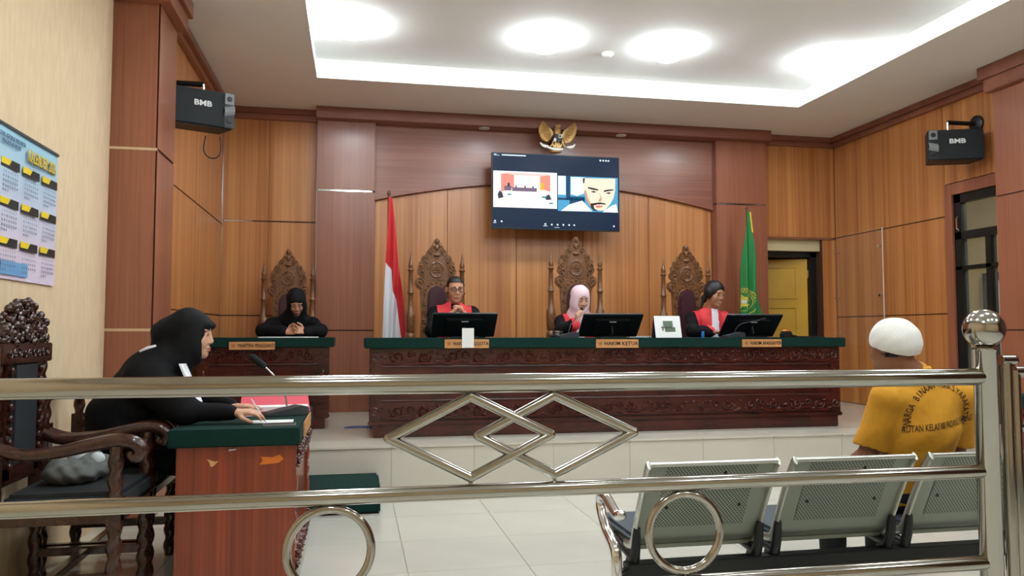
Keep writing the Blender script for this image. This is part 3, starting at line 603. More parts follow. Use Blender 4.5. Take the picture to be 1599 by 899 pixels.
# ------------------------------------------------------------------ people: smooth-blended distance fields turned into one mesh
class SDF:
    def __init__(s, lo, hi, h):
        s.lo = np.array(lo, float); s.h = h; s.n = np.ceil((np.array(hi)-s.lo)/h).astype(int)+1
        s.d = np.full(tuple(s.n), 1.0, np.float32)
    def _sl(s, a, b):
        i0 = np.clip(np.floor((np.array(a)-s.lo)/s.h).astype(int), 0, s.n-1); i1 = np.clip(np.ceil((np.array(b)-s.lo)/s.h).astype(int)+1, 1, s.n)
        g = [s.lo[k]+s.h*np.arange(i0[k], i1[k]) for k in range(3)]
        return tuple(slice(i0[k], i1[k]) for k in range(3)), g[0][:, None, None], g[1][None, :, None], g[2][None, None, :]
    def _mix(s, sl, p, k, sub):
        d = s.d[sl]
        if sub:
            p = -p; q = np.clip(k-np.abs(d-p), 0, None)/k if k else 0; s.d[sl] = np.maximum(d, p)+(q*q*k/4 if k else 0)
        else:
            q = np.clip(k-np.abs(d-p), 0, None)/k if k else 0; s.d[sl] = np.minimum(d, p)-(q*q*k/4 if k else 0)
    def cap(s, a, b, ra, rb, k=.02, sub=False, sq=None):
        a = np.array(a, float); b = np.array(b, float); m = max(ra, rb)+k+2*s.h
        sl, X, Y, Z = s._sl(np.minimum(a, b)-m, np.maximum(a, b)+m)
        e = b-a; L2 = max(e@e, 1e-9); t = np.clip(((X-a[0])*e[0]+(Y-a[1])*e[1]+(Z-a[2])*e[2])/L2, 0, 1)
        p = np.sqrt((X-a[0]-t*e[0])**2+(Y-a[1]-t*e[1])**2+(Z-a[2]-t*e[2])**2)-(ra+(rb-ra)*t)
        s._mix(sl, p.astype(np.float32), k, sub)
    def chain(s, pts, rs, k=.02):
        for i in range(len(pts)-1): s.cap(pts[i], pts[i+1], rs[i], rs[i+1], k)
    def ell(s, c, r, R=None, k=.02, sub=False):
        c = np.array(c, float); r = np.array(r, float); m = r.max()+k+2*s.h
        sl, X, Y, Z = s._sl(c-m, c+m); P = [X-c[0], Y-c[1], Z-c[2]]
        if R is not None:
            R = np.array(R); P = [R[0, i]*P[0]+R[1, i]*P[1]+R[2, i]*P[2] for i in range(3)]
        k0 = np.sqrt((P[0]/r[0])**2+(P[1]/r[1])**2+(P[2]/r[2])**2); k1 = np.sqrt((P[0]/r[0]**2)**2+(P[1]/r[1]**2)**2+(P[2]/r[2]**2)**2)+1e-9
        s._mix(sl, (k0*(k0-1)/k1).astype(np.float32), k, sub)
    def cut(s, c, n):
        sl, X, Y, Z = s._sl(s.lo, s.lo+s.h*s.n); s.d = np.maximum(s.d, ((X-c[0])*n[0]+(Y-c[1])*n[1]+(Z-c[2])*n[2]).astype(np.float32))
    def wrinkle(s, amp, fx, fy, fz, ph=0):
        sl, X, Y, Z = s._sl(s.lo, s.lo+s.h*s.n); s.d = s.d+(amp*np.sin(X*fx+3*np.sin(Z*fz*.37+ph)+ph)*np.sin(Y*fy+Z*fz+2*np.sin(X*fx*.4))).astype(np.float32)
    def mesh(s, name, base=(0,0,0), it=1):
        d = s.d; d[0], d[-1] = 1, 1; d[:, 0], d[:, -1] = 1, 1; d[:, :, 0], d[:, :, -1] = 1, 1
        ins = d < 0; n = np.array(d.shape)
        cnt = sum(ins[i:n[0]-1+i, j:n[1]-1+j, k:n[2]-1+k].astype(np.int8) for i in (0,1) for j in (0,1) for k in (0,1))
        I = np.argwhere((cnt > 0) & (cnt < 8)); idx = np.full(tuple(n-1), -1, np.int64); idx[tuple(I.T)] = np.arange(len(I))
        acc = np.zeros((len(I), 3)); num = np.zeros(len(I))
        cs = [(i, j, k) for i in (0,1) for j in (0,1) for k in (0,1)]
        for a in cs:
            for ax in range(3):
                if a[ax]: continue
                b = list(a); b[ax] = 1
                da = d[I[:, 0]+a[0], I[:, 1]+a[1], I[:, 2]+a[2]]; db = d[I[:, 0]+b[0], I[:, 1]+b[1], I[:, 2]+b[2]]
                m = (da < 0) != (db < 0); t = np.where(m, da/np.where(m, da-db, 1), 0); p = np.tile(np.array(a, float), (len(I), 1)); p[:, ax] = t
                acc[m] += p[m]; num[m] += 1
        V = s.lo+s.h*(I+acc/num[:, None])
        Q = []
        for ax in range(3):
            u, v = (ax+1) % 3, (ax+2) % 3
            a = ins; sl0 = [slice(None)]*3; sl1 = [slice(None)]*3; sl0[ax] = slice(0, -1); sl1[ax] = slice(1, None)
            A, B = ins[tuple(sl0)], ins[tuple(sl1)]; E = np.argwhere(A != B); fl = A[tuple(E.T)]
            ok = (E[:, u] > 0) & (E[:, v] > 0) & (E[:, u] < n[u]-1) & (E[:, v] < n[v]-1); E = E[ok]; fl = fl[ok]
            def at(du, dv):
                e = E.copy(); e[:, u] -= du; e[:, v] -= dv; return idx[tuple(e.T)]
            q = np.stack([at(1, 1), at(0, 1), at(0, 0), at(1, 0)], 1); q[~fl] = q[~fl][:, ::-1]; Q.append(q)
        Q = np.concatenate(Q); Q = Q[(Q >= 0).all(1)]
        for _ in range(it):                                           # light smoothing
            sm = np.zeros_like(V); c = np.zeros(len(V))
            for i in range(4):
                a, b = Q[:, i], Q[:, (i+1) % 4]; np.add.at(sm, a, V[b]); np.add.at(c, a, 1)
            V = V*.5+.5*sm/np.maximum(c, 1)[:, None]
        me = bpy.data.meshes.new(name); V = V-np.array(base)
        me.vertices.add(len(V)); me.vertices.foreach_set('co', V.astype(np.float32).ravel())
        me.loops.add(Q.size); me.loops.foreach_set('vertex_index', Q.astype(np.int32).ravel())
        me.polygons.add(len(Q)); me.polygons.foreach_set('loop_start', np.arange(0, Q.size, 4, dtype=np.int32)); me.polygons.foreach_set('loop_total', np.full(len(Q), 4, np.int32))
        me.update(calc_edges=True); me.validate()
        return me, V, Q
def mk(S, name, m, parent, base, it=1):
    me, V, Q = S.mesh(name, base, it); me.polygons.foreach_set('use_smooth', [True]*len(me.polygons)); me.materials.append(m)
    o = bpy.data.objects.new(name, me); C.objects.link(o)
    if parent: o.parent = parent
    else: o.location = base
    return o, V, Q
def shell(name, V, Q, pred, off, m, parent, base, thick=None):
    """a garment piece or hair: the faces of a surface that satisfy pred, lifted along their normals"""
    cen = V[Q].mean(1)+np.array(base); sel = pred(cen); q = Q[sel]
    if len(q) < 3: return None
    nf = np.cross(V[Q[:, 2]]-V[Q[:, 0]], V[Q[:, 3]]-V[Q[:, 1]]); N = np.zeros_like(V)
    for i in range(4): np.add.at(N, Q[:, i], nf)
    N /= np.linalg.norm(N, axis=1)[:, None]+1e-12
    u, inv = np.unique(q, return_inverse=True); inv = inv.reshape(q.shape); P0 = V[u]+N[u]*off; P1 = V[u]-N[u]*.002
    # outer skin plus a rim down to the cloth
    ed = {}
    for f in inv:
        for i in range(4):
            a, b = f[i], f[(i+1) % 4]; ed[(a, b)] = 1
    rim = [(b, a) for (a, b) in ed if (b, a) not in ed]; n = len(u)
    me = bpy.data.meshes.new(name); me.from_pydata(np.concatenate([P0, P1]).tolist(), [], inv.tolist()+[(a, b, b+n, a+n) for a, b in rim]); me.update()
    return link(name, me, m, parent, True)

def hand(S, w_, d, n, side, curl=.5, thumb=.6, spread=.0, sc_=1.0):
    w_ = np.array(w_, float); d = np.array(d, float); d /= np.linalg.norm(d); n = np.array(n, float); n -= d*(n@d); n /= np.linalg.norm(n); lat = np.cross(d, n)*side
    for i in range(4):
        o = (1.5-i)*.0205*sc_; kn = w_+d*(.088-.006*abs(i-1))*sc_+lat*o
        S.cap(w_+lat*o*.6+d*.005, kn, .0145*sc_, .0115*sc_, .012)
        q = kn; ang = curl*.7; L = (.070, .078, .073, .056)[i]*sc_
        for sgm, (fr, rr) in enumerate(((.45, .0092), (.31, .0084), (.24, .0074))):
            dd = d*math.cos(ang)+n*math.sin(ang)+lat*spread*(1.5-i)*.12; e = q+dd*L*fr
            S.cap(q, e, rr*sc_, rr*.92*sc_, .004); q = e; ang += curl
    b = w_+d*.022*sc_+lat*.020*sc_; e1 = b+(d*.55+lat*.6+n*thumb)*.042*sc_; e2 = e1+(d*.85+lat*.15+n*thumb*.9)*.032*sc_; e3 = e2+(d*.95-lat*.05+n*thumb)*.024*sc_
    S.cap(b, e1, .0150*sc_, .0115*sc_, .01); S.cap(e1, e2, .0112*sc_, .0098*sc_, .004); S.cap(e2, e3, .0098*sc_, .0085*sc_, .004)

def head_sdf(S, c, R, s=1.0, ears=True):
    c = np.array(c); R = np.array(R)
    f = lambda x, y, z: c+R @ (np.array((x, y, z))*s)
    S.ell(f(0, .014, .030), np.array((.075, .094, .086))*s, R, .02); S.ell(f(0, -.026, -.040), np.array((.059, .064, .076))*s, R, .03)
    S.ell(f(0, -.066, -.094), np.array((.024, .022, .018))*s, R, .03)                      # chin
    for x in (-1, 1):
        S.ell(f(x*.034, -.057, -.026), np.array((.027, .028, .030))*s, R, .02)             # cheek
        S.ell(f(x*.030, -.078, .030), np.array((.024, .012, .008))*s, R, .014)             # brow
        S.ell(f(x*.031, -.096, .010), np.array((.016, .011, .010))*s, R, .012, True)       # eye socket
        S.ell(f(x*.031, -.075, .009), np.array((.0145, .0135, .012))*s, R, .003)           # eyelid
        S.ell(f(x*.011, -.094, -.031), np.array((.008, .009, .007))*s, R, .006)            # nostril wing
        if ears: S.ell(f(x*.078, .012, -.004), np.array((.010, .021, .032))*s, R, .006); 
    S.cap(f(0, -.084, .018), f(0, -.0995, -.023), .007*s, .0108*s, .012)                    # nose
    S.ell(f(0, -.086, -.058), np.array((.023, .0135, .0075))*s, R, .006); S.ell(f(0, -.084, -.070), np.array((.020, .0145, .0085))*s, R, .006)
def face_parts(root, base, c, R, s=1.0, iris=(30, 20, 16), lip=(150, 84, 76), brow=(30, 24, 22), gaze=-.3):
    c = Vector(c); R = Matrix(R); b = Vector(base); f = lambda x, y, z: c+R @ (Vector((x, y, z))*s)-b
    EYE = mat('eye_dark_%d_%d_%d' % iris, iris, .2); SCL = mat('eye_white', (225, 220, 212), .3)
    for x in (-1, 1):
        e = MB().ell(f(x*.031, -.0815, .0055), (.0105*s, .007*s, .0042*s), 10, 7, R).build('eye', SCL, root, smooth=True)
        MB().ell(f(x*.031, -.0865, .0047), (.0056*s, .003*s, .0044*s), 10, 7, R).build('iris', EYE, e, smooth=True)
        MB().tube([f(x*(.0205+.021*t), -.0885+.010*t*t, .0105-.005*(2*t-1)**2) for t in (0, .25, .5, .75, 1)], .0016*s, 5).build('lash_line', EYE, root)
        MB().tube([f(x*(.013+.036*t), -.0885+.016*t*t, .0285+.006*math.sin(PI*t*.8)) for t in (0, .2, .4, .6, .8, 1)], [.0030*s, .0036*s, .0036*s, .003*s, .0024*s, .0012*s], 6).build('eyebrow', mat('brow_dark', brow, .8), root)
    m = MB().ell(f(0, -.092, -.0585), (.0205*s, .008*s, .0055*s), 10, 6, R).ell(f(0, -.0905, -.0695), (.0175*s, .0085*s, .0065*s), 10, 6, R); m.build('lips', mat('lips_%d' % lip[0], lip, .45), root, smooth=True)

SKIN = mat('skin_tan', (186, 134, 104), .5, var=.06, scale=30); SKIN_L = mat('skin_light_tan', (204, 156, 128), .5, var=.05, scale=30); SKIN_D = mat('skin_brown', (142, 96, 70), .5, var=.06, scale=30)
ROBE = mat('black_robe_cloth', (9, 9, 12), .8, var=.25, scale=25, bump=.08, spec=.25)
HIJABK = mat('black_scarf_cloth', (11, 12, 15), .75, var=.25, scale=30, bump=.06, spec=.3)
HIJABP = mat('pink_scarf_cloth', (232, 200, 206), .7, var=.04, scale=30, bump=.06)
REDC = mat('red_yoke_cloth', (212, 52, 58), .6, var=.08, scale=20)
JABOT = mat('white_jabot_cloth', (232, 232, 238), .7, var=.03, scale=20, bump=.08)
HAIR = mat('black_hair', (18, 15, 14), .45, var=.3, scale=90, stretch=(1, 1, .15), bump=.3)

def RH(yaw=0, pitch=0, roll=0):
    """head turn: 0 faces -y; positive yaw turns towards +x, positive pitch bows the head"""
    return np.array(RZ(yaw) @ RX(pitch) @ RY(roll))
def bounds(J, hc, pad=.2):
    P = np.array([p for p in J.values()]+[hc]); return P.min(0)-pad, P.max(0)+pad
def torso(S, J, Rb, g=0.0, k=.06, w_=1.0):
    S.ell(J['pel'], (.170*w_+g, .125+g, .12+g), Rb, k); mid = (np.array(J['pel'])+np.array(J['che']))/2
    S.ell(mid, (.150*w_+g, .112+g, .15+g), Rb, k); S.ell(J['che'], (.165*w_+g, .112+g, .17+g), Rb, k)
    S.cap(J['shL'], J['shR'], .058+g, .058+g, k); S.cap(J['che'], J['nek'], .10+g, .06+g, k)
def person(label, base, J, hc, Rh, Rb=None, hs=1.0, skin=SKIN, h=.0055, hands=(), ears=True, legs=True):
    J = {k: np.array(v, float) for k, v in J.items()}; hc = np.array(hc, float); Rb = np.eye(3) if Rb is None else Rb
    lo, hi = bounds(J, hc); S = SDF(lo, hi, h); torso(S, J, Rb)
    S.cap(J['nek'], hc+Rh @ np.array((0, .022, -.06)), .056, .053, .03)
    for s in 'LR':
        S.cap(J['sh'+s], J['el'+s], .05, .042, .04); S.cap(J['el'+s], J['wr'+s], .042, .026, .012)
        if legs: S.cap(J['hi'+s], J['kn'+s], .085, .06, .04); S.cap(J['kn'+s], J['an'+s], .056, .038, .02); S.cap(J['an'+s], J['to'+s], .038, .028, .02)
    for hd in hands: hand(S, *hd)
    head_sdf(S, hc, Rh, hs, ears)
    o, V, Q = mk(S, 'person', skin, None, base); tag(o, label, 'person')
    return o, V, Q, J, hc
def robe(o, base, J, Rb, m=ROBE, sleeves=1.0, g=.016, h=.008, skirt=True, wr=(.055, .068), extra=None, name='robe', legs=True):
    lo, hi = bounds(J, J['nek'], .22); S = SDF(lo, hi, h); torso(S, J, Rb, g, .07)
    for s in 'LR':
        S.cap(J['sh'+s], J['el'+s], .052+g, .05+g, .05)
        if sleeves > 0:
            e = J['el'+s]+(J['wr'+s]-J['el'+s])*sleeves; S.cap(J['el'+s], e, wr[0]+.004, wr[1]-.012, .03)
        if legs: S.cap(J['hi'+s], J['kn'+s], .105, .085, .08); S.cap(J['kn'+s], J['an'+s], .085, .075, .06)
    if extra: extra(S)
    S.wrinkle(.003, 31, 27, 23, J['nek'][0]*7)
    c, V, Q = mk(S, name, m, o, base, 2); return c, V, Q
def hijab(o, base, J, hc, Rh, m, s=1.0, bun=None, opening=(0, -.105, -.026, .056, .07, .080), drape=1.0, peak=False, front=.06, jaw=(.080, .085, .095)):
    lo = np.minimum(hc, J['nek'])-.34; hi = hc+.24; S = SDF(lo, hi, .0055); f = lambda x, y, z: hc+Rh @ (np.array((x, y, z))*s)
    S.ell(f(0, .016, .032), np.array((.090, .110, .100))*s, Rh, .02); S.ell(f(0, -.012, -.045), np.array(jaw)*s, Rh, .04)
    if peak: S.cap(f(-.035, -.088, .052), f(.035, -.088, .052), .016*s, .016*s, .03)
    nk = np.array(J['nek']); S.cap(f(0, .0, -.07), nk+(0, 0, .0), .085*s, .105*s, .05)
    for sd in 'LR': S.cap(nk+(0, 0, .01), nk+(J['sh'+sd]-nk)*.62*drape+(0, 0, .015), .085, .055, .06)
    S.cap(nk, nk+(np.array(J['che'])-nk)*.45+Rh @ np.array((0, -front, 0)), .085, .075, .06)
    if bun: S.ell(f(*bun[:3]), np.array(bun[3:6])*s, Rh, .075)
    ox, oy, oz, rx, ry, rz = opening; S.ell(f(ox, oy, oz), np.array((rx, ry, rz))*s, Rh, .008, True)
    S.wrinkle(.0025, 40, 33, 29, hc[0]*5)
    return mk(S, 'headscarf', m, o, base, 2)

# --- judge wearing glasses, chin on clasped hands
def lg(x, y, z, kx=.10):
    """seated legs on the platform below a throne judge"""
    return dict(hiL=(x-.09, y, z), hiR=(x+.09, y, z), knL=(x-.12, y-.40, z-.035), knR=(x+.12, y-.40, z-.035), anL=(x-.12, y-.36, ZP+.07), anR=(x+.12, y-.36, ZP+.07), toL=(x-.12, y-.47, ZP+.035), toR=(x+.12, y-.47, ZP+.035))
J = dict(pel=(.83, 7.64, 1.04), che=(.905, 7.56, 1.30), nek=(.93, 7.51, 1.475), shL=(.755, 7.53, 1.42), shR=(1.105, 7.53, 1.42), elL=(.70, 7.27, 1.264), elR=(1.165, 7.27, 1.264), wrL=(.858, 7.245, 1.405), wrR=(1.012, 7.245, 1.405), **lg(.83, 7.64, 1.01))
Rh = RH(.05, .12); B = (.90, 7.62, ZP); Rb = np.eye(3)
o, V, Q, J, hc = person('judge in glasses and red yoke resting chin on clasped hands', B, J, (.937, 7.46, 1.655), Rh, Rb, 1.08, SKIN, hands=(((.858, 7.245, 1.405), (.60, -.03, .75), (.75, .1, -.45), 1, .55, .5), ((1.012, 7.238, 1.407), (-.60, -.03, .78), (-.75, .1, -.45), -1, .55, .5)))
c_, RV, RQ = robe(o, B, J, Rb, sleeves=.62)
def yoke(x0, zf=1.16):
    def f(c):
        dx = np.abs(c[:, 0]-x0); front = c[:, 1] < 7.60
        return (c[:, 2] > zf) & (dx < .165) & (dx > .035+.11*(np.clip(1.48-c[:, 2], 0, 1))*0) & front & (c[:, 2] > 1.17+.9*np.clip(dx-.12, 0, 1))
    return f
shell('red_yoke', RV, RQ, yoke(.93), .006, REDC, o, B)
shell('white_jabot', RV, RQ, lambda c: (np.abs(c[:, 0]-.93) < .035) & (c[:, 1] < 7.52) & (c[:, 2] > 1.18) & (c[:, 2] < 1.44), .012, JABOT, o, B)
loc = lambda c, hc, Rh: (c-hc) @ Rh
def short_hair(c):
    l = loc(c, hc, Rh); return ((l[:, 2] > .072+.2*np.clip(-l[:, 1]-.05, 0, 1)) | ((l[:, 1] > .02) & (l[:, 2] > -.045)) | ((l[:, 1] > -.035) & (l[:, 2] > .03))) & (np.abs(l[:, 0]) < .0835) & (l[:, 2] > -.06)
shell('hair', V, Q, short_hair, .007, HAIR, o, B)
face_parts(o, B, hc, Rh, 1.08)
gl = MB(); Rm = Matrix(Rh); fv = lambda x, y, z: Vector(hc)+Rm @ (Vector((x, y, z))*1.08)-Vector(B)
for s in (-1, 1):
    gl.tube([fv(s*.033+.024*math.cos(a), -.1, .006+.019*math.sin(a)) for a in (2*PI*k/16 for k in range(16))], .0030, 5, closed=True); gl.tube([fv(s*.057, -.1, .01), fv(s*.072, -.06, .012), fv(s*.082, .01, .012)], .0018, 5)
gl.tube([fv(-.009, -.1, .009), fv(0, -.103, .012), fv(.009, -.1, .009)], .0018, 5)
G = gl.build('spectacles', mat('glasses_black_frame', (24, 22, 22), .3), o); 
MB().tube([Vector((1.012+.033*math.cos(a), 7.245+.033*math.sin(a)*.8, 1.395+.012*math.cos(a)))-Vector(B) for a in (2*PI*k/14 for k in range(14))], .008, 6, closed=True).build('wristwatch', CHROME, o)
# --- presiding judge in the pink headscarf
J = dict(pel=(2.26, 7.66, 1.05), che=(2.21, 7.60, 1.26), nek=(2.18, 7.54, 1.40), shL=(2.02, 7.57, 1.345), shR=(2.36, 7.57, 1.345), elL=(1.95, 7.33, 1.264), elR=(2.50, 7.34, 1.266), wrL=(2.055, 7.20, 1.335), wrR=(2.37, 7.22, 1.252), **lg(2.26, 7.66, 1.025))
Rh = RH(.12, .34); B = (2.2, 7.66, ZP)
o, V, Q, J, hc = person('presiding judge in pale pink headscarf speaking into a microphone', B, J, (2.175, 7.46, 1.578), Rh, Rb, 1.03, SKIN_L, hands=(((2.055, 7.20, 1.335), (.12, -.05, .95), (.85, .05, .0), 1, .75, .7), ((2.37, 7.22, 1.252), (-.95, -.05, .06), (0, 0, -1), -1, .16, .2)), ears=False)
c_, RV, RQ = robe(o, B, J, Rb, sleeves=.85)
shell('red_yoke', RV, RQ, lambda c: (np.abs(c[:, 0]-2.18) < .165) & (c[:, 1] < 7.63) & (c[:, 2] > 1.10+.9*np.clip(np.abs(c[:, 0]-2.18)-.12, 0, 1)) & (np.abs(c[:, 0]-2.18) > .03), .007, REDC, o, B)
shell('white_jabot', RV, RQ, lambda c: (np.abs(c[:, 0]-2.18) < .035) & (c[:, 1] < 7.55) & (c[:, 2] > 1.12) & (c[:, 2] < 1.38), .012, JABOT, o, B)
hijab(o, B, J, hc, Rh, HIJABP, 1.03, None, drape=.35, opening=(0, -.105, -.022, .052, .07, .072)); face_parts(o, B, hc, Rh, 1.03)
# --- bare-headed judge looking down at the third monitor
J = dict(pel=(3.56, 7.66, 1.03), che=(3.59, 7.60, 1.275), nek=(3.59, 7.54, 1.445), shL=(3.41, 7.57, 1.38), shR=(3.77, 7.57, 1.38), elL=(3.31, 7.37, 1.266), elR=(3.88, 7.36, 1.266), wrL=(3.45, 7.215, 1.252), wrR=(3.77, 7.21, 1.252), **lg(3.56, 7.66, 1.01))
Rh = RH(.30, .24, .05); B = (3.62, 7.66, ZP)
o, V, Q, J, hc = person('bare-headed judge with tied black hair and white jabot looking down', B, J, (3.602, 7.46, 1.64), Rh, Rb, 1.08, mat('skin_mid_brown', (166, 116, 88), .5, var=.06, scale=30), hands=(((3.45, 7.215, 1.252), (.96, -.02, .06), (0, 0, -1), 1, .16, .2), ((3.77, 7.21, 1.252), (-.96, -.02, .06), (0, 0, -1), -1, .16, .2)))
c_, RV, RQ = robe(o, B, J, Rb, sleeves=.85)
shell('red_yoke', RV, RQ, lambda c: (np.abs(c[:, 0]-3.59) < .185) & (c[:, 1] < 7.63) & (c[:, 2] > 1.20+1.1*np.clip(np.abs(c[:, 0]-3.60)-.10, 0, 1)-1.2*np.clip(.10-np.abs(c[:, 0]-3.60), 0, 1)) & (np.abs(c[:, 0]-3.60) > .02), .007, REDC, o, B)
shell('white_jabot', RV, RQ, lambda c: (np.abs(c[:, 0]-3.60) < .03+.08*np.clip(1.42-c[:, 2], 0, 1)) & (c[:, 1] < 7.53) & (c[:, 2] > 1.10) & (c[:, 2] < 1.48), .016, JABOT, o, B)
S = SDF(hc-.25, hc+.25, .005); q = lambda x, y, z: hc+Rh @ (np.array((x, y, z))*1.06)
S.ell(q(0, .018, .036), (.096, .112, .102), Rh, .02); S.ell(q(0, -.11, -.030), (.064, .095, .100), Rh, .02, True); S.ell(q(0, -.02, -.10), (.085, .09, .06), Rh, .02, True)
S.ell(q(0, .10, -.055), (.042, .04, .045), Rh, .03); S.cap(q(-.03, .105, -.06), q(-.055, .09, -.16), .026, .012, .03); [S.ell(q(s_*.078, .012, -.004), (.024, .050, .052), Rh, .03) for s_ in (-1, 1)]; S.wrinkle(.0015, 20, 140, 20); mk(S, 'hair', HAIR, o, B)
face_parts(o, B, hc, Rh, 1.06)
# --- clerk in black at the short desk, head bowed over clasped hands
J = dict(pel=(-.67, 8.25, 1.01), che=(-.62, 8.12, 1.21), nek=(-.59, 8.04, 1.385), shL=(-.79, 8.06, 1.32), shR=(-.42, 8.06, 1.32), elL=(-.87, 7.87, 1.264), elR=(-.33, 7.87, 1.264), wrL=(-.64, 7.74, 1.256), wrR=(-.47, 7.74, 1.256), hiL=(-.76, 8.22, .985), hiR=(-.58, 8.22, .985), knL=(-.78, 7.88, .975), knR=(-.54, 7.88, .975), anL=(-.77, 7.92, .45), anR=(-.53, 7.92, .45), toL=(-.77, 7.83, .415), toR=(-.53, 7.83, .415))
Rh = RH(.10, .62, -.08); B = (-.66, 8.25, ZP)
o, V, Q, J, hc = person('clerk in black robe and black headscarf bowing over clasped hands', B, J, (-.565, 7.93, 1.545), Rh, Rb, 1.05, SKIN, hands=(((-.64, 7.74, 1.256), (.85, -.35, .12), (.25, -.75, .3), -1, .6, .5), ((-.47, 7.74, 1.261), (-.85, -.38, .16), (-.25, -.75, .3), 1, .6, .5)), ears=False)
robe(o, B, J, Rb, sleeves=.85); hijab(o, B, J, hc, Rh, HIJABK, 1.03, drape=1.0); face_parts(o, B, hc, Rh, 1.05)
# --- woman in profile at the left table
J = dict(pel=(-1.20, 4.56, .675), che=(-1.075, 4.54, .88), nek=(-.985, 4.52, 1.075), shL=(-1.02, 4.69, .985), shR=(-1.03, 4.36, .985), elL=(-.83, 4.80, .858), elR=(-.855, 4.27, .845), wrL=(-.68, 4.70, .83), wrR=(-.605, 4.27, .838), hiL=(-1.16, 4.65, .645), hiR=(-1.16, 4.47, .645), knL=(-.78, 4.68, .55), knR=(-.78, 4.46, .55), anL=(-.76, 4.68, .10), anR=(-.76, 4.46, .10), toL=(-.66, 4.68, .04), toR=(-.66, 4.46, .04))
Rh = RH(PI/2-.12, .10); B = (-1.2, 4.55, 0); Rb2 = np.array(RZ(PI/2))
o, V, Q, J, hc = person('woman in black robe and headscarf seated in profile writing at the table', B, J, (-.868, 4.51, 1.238), Rh, Rb2, 1.10, SKIN_L, h=.0045, hands=(((-.605, 4.27, .838), (.97, -.06, .02), (0, .15, -1), -1, .40, .45), ((-.68, 4.70, .83), (.95, -.1, .03), (0, 0, -1), 1, .2, .3)), ears=False)
def wx(S):
    S.cap((-1.22, 4.54, .80), (-1.10, 4.54, 1.0), .17, .13, .10); S.cap((-1.08, 4.42, 1.02), (-.90, 4.31, .92), .085, .075, .09); S.cap((-1.06, 4.50, 1.06), (-.99, 4.50, 1.10), .09, .08, .08)
c_, RV, RQ = robe(o, B, J, Rb2, sleeves=.93, extra=wx, wr=(.050, .054))
hijab(o, B, J, hc, Rh, HIJABK, 1.08, bun=(0, .132, -.004, .062, .066, .060), drape=.8, peak=True, front=-.02, jaw=(.080, .070, .085), opening=(0, -.112, -.040, .056, .078, .092)); face_parts(o, B, hc, Rh, 1.10, lip=(164, 84, 78))
jb = MB()
jb.grid(lambda u, v: (-.895+.10*v+.012*math.sin(u*9)-B[0], 4.345+.10*u-.08*v-B[1], 1.085-.195*v-.0*u-B[2]), 10, 12); jb.grid(lambda u, v: (-.887+.10*v+.012*math.sin(u*9)-B[0], 4.345+.10*u-.08*v-B[1], 1.085-.195*v-B[2]), 10, 12); jb.build('white_jabot', JABOT, o, smooth=True)
MB().tube([Vector((-.515, 4.262, .838))-Vector(B)+Vector((0, .0105*math.cos(a), .0105*math.sin(a))) for a in (2*PI*k/12 for k in range(12))], .0018, 6, closed=True).build('ring', mat('gold', (212, 170, 70), .2, 1), o)
MB().tube([Vector((-1.10, 4.40, 1.150))-Vector(B), Vector((-1.06, 4.385, 1.168))-Vector(B), Vector((-1.02, 4.40, 1.180))-Vector(B)], [.005, .008, .006], 8, flat=.5).build('white_collar', JABOT, o, smooth=True)
# --- witness seen from behind
J = dict(pel=(2.510, 3.25, .53), che=(2.505, 3.14, .83), nek=(2.470, 3.11, 1.045), shL=(2.325, 3.11, .965), shR=(2.690, 3.11, .965), elL=(2.285, 3.21, .70), elR=(2.740, 3.21, .70), wrL=(2.340, 3.43, .62), wrR=(2.660, 3.43, .62), hiL=(2.410, 3.28, .51), hiR=(2.610, 3.28, .51), knL=(2.380, 3.64, .49), knR=(2.640, 3.64, .49), anL=(2.380, 3.64, .09), anR=(2.640, 3.64, .09), toL=(2.370, 3.76, .04), toR=(2.650, 3.76, .04))
Rh = RH(PI-.30*-1, .10); B = (2.47, 3.18, 0); Rb3 = np.eye(3)
o, V, Q, J, hc = person('person in ochre polo shirt and white cap seated with back turned on the bench', B, J, (2.368, 3.13, 1.188), Rh, Rb3, 1.06, SKIN_D, hands=(((2.34, 3.43, .62), (.2, .9, -.2), (0, 0, -1), 1, .3), ((2.66, 3.43, .62), (-.2, .9, -.2), (0, 0, -1), -1, .3)))
POLO = mat('ochre_polo_cloth', (206, 146, 36), .8, var=.06, scale=40, bump=.1)
lo, hi = bounds(J, J['nek'], .2); S = SDF(lo, hi, .006); torso(S, J, Rb3, .014, .05, 1.02)
for s, sg in (('L', -1), ('R', 1)):
    e = J['sh'+s]+(J['el'+s]-J['sh'+s])*.86; S.cap(J['sh'+s], e, .068, .074, .022); d_ = (J['el'+s]-J['sh'+s]); d_ = d_/np.linalg.norm(d_)
    S.ell(J['sh'+s]+d_*.30, (.1, .1, .07), np.eye(3), .004, True)
S.cut((2.47, 3.2, .47), (0, 0, -1))
S.wrinkle(.004, 22, 18, 26, 2.2); shirt, SV, SQ = mk(S, 'polo_shirt', POLO, o, B, 2)
S = SDF(np.array(J['nek'])-.2, np.array(J['nek'])+.2, .005); S.cap(J['nek']+(0, 0, -.015), J['nek']+(-.022, .004, .045), .082, .071, .01); S.cap(J['nek']+(0, 0, -.05), J['nek']+(-.04, .01, .12), .062, .058, .004, True); S.cut(J['nek']+(-.014, 0, .035), (-.3, .15, 1)); mk(S, 'collar', POLO, o, B)
lo, hi = bounds({k: J[k] for k in ('hiL', 'hiR', 'knL', 'knR', 'anL', 'anR')}, J['pel'], .2); S = SDF(lo, hi, .008); S.ell(J['pel'], (.185, .14, .12), None, .05)
for s in 'LR': S.cap(J['hi'+s], J['kn'+s], .10, .075, .05); S.cap(J['kn'+s], J['an'+s], .072, .062, .04)
mk(S, 'trousers', mat('black_trousers', (20, 21, 26), .8, var=.15, scale=30), o, B)
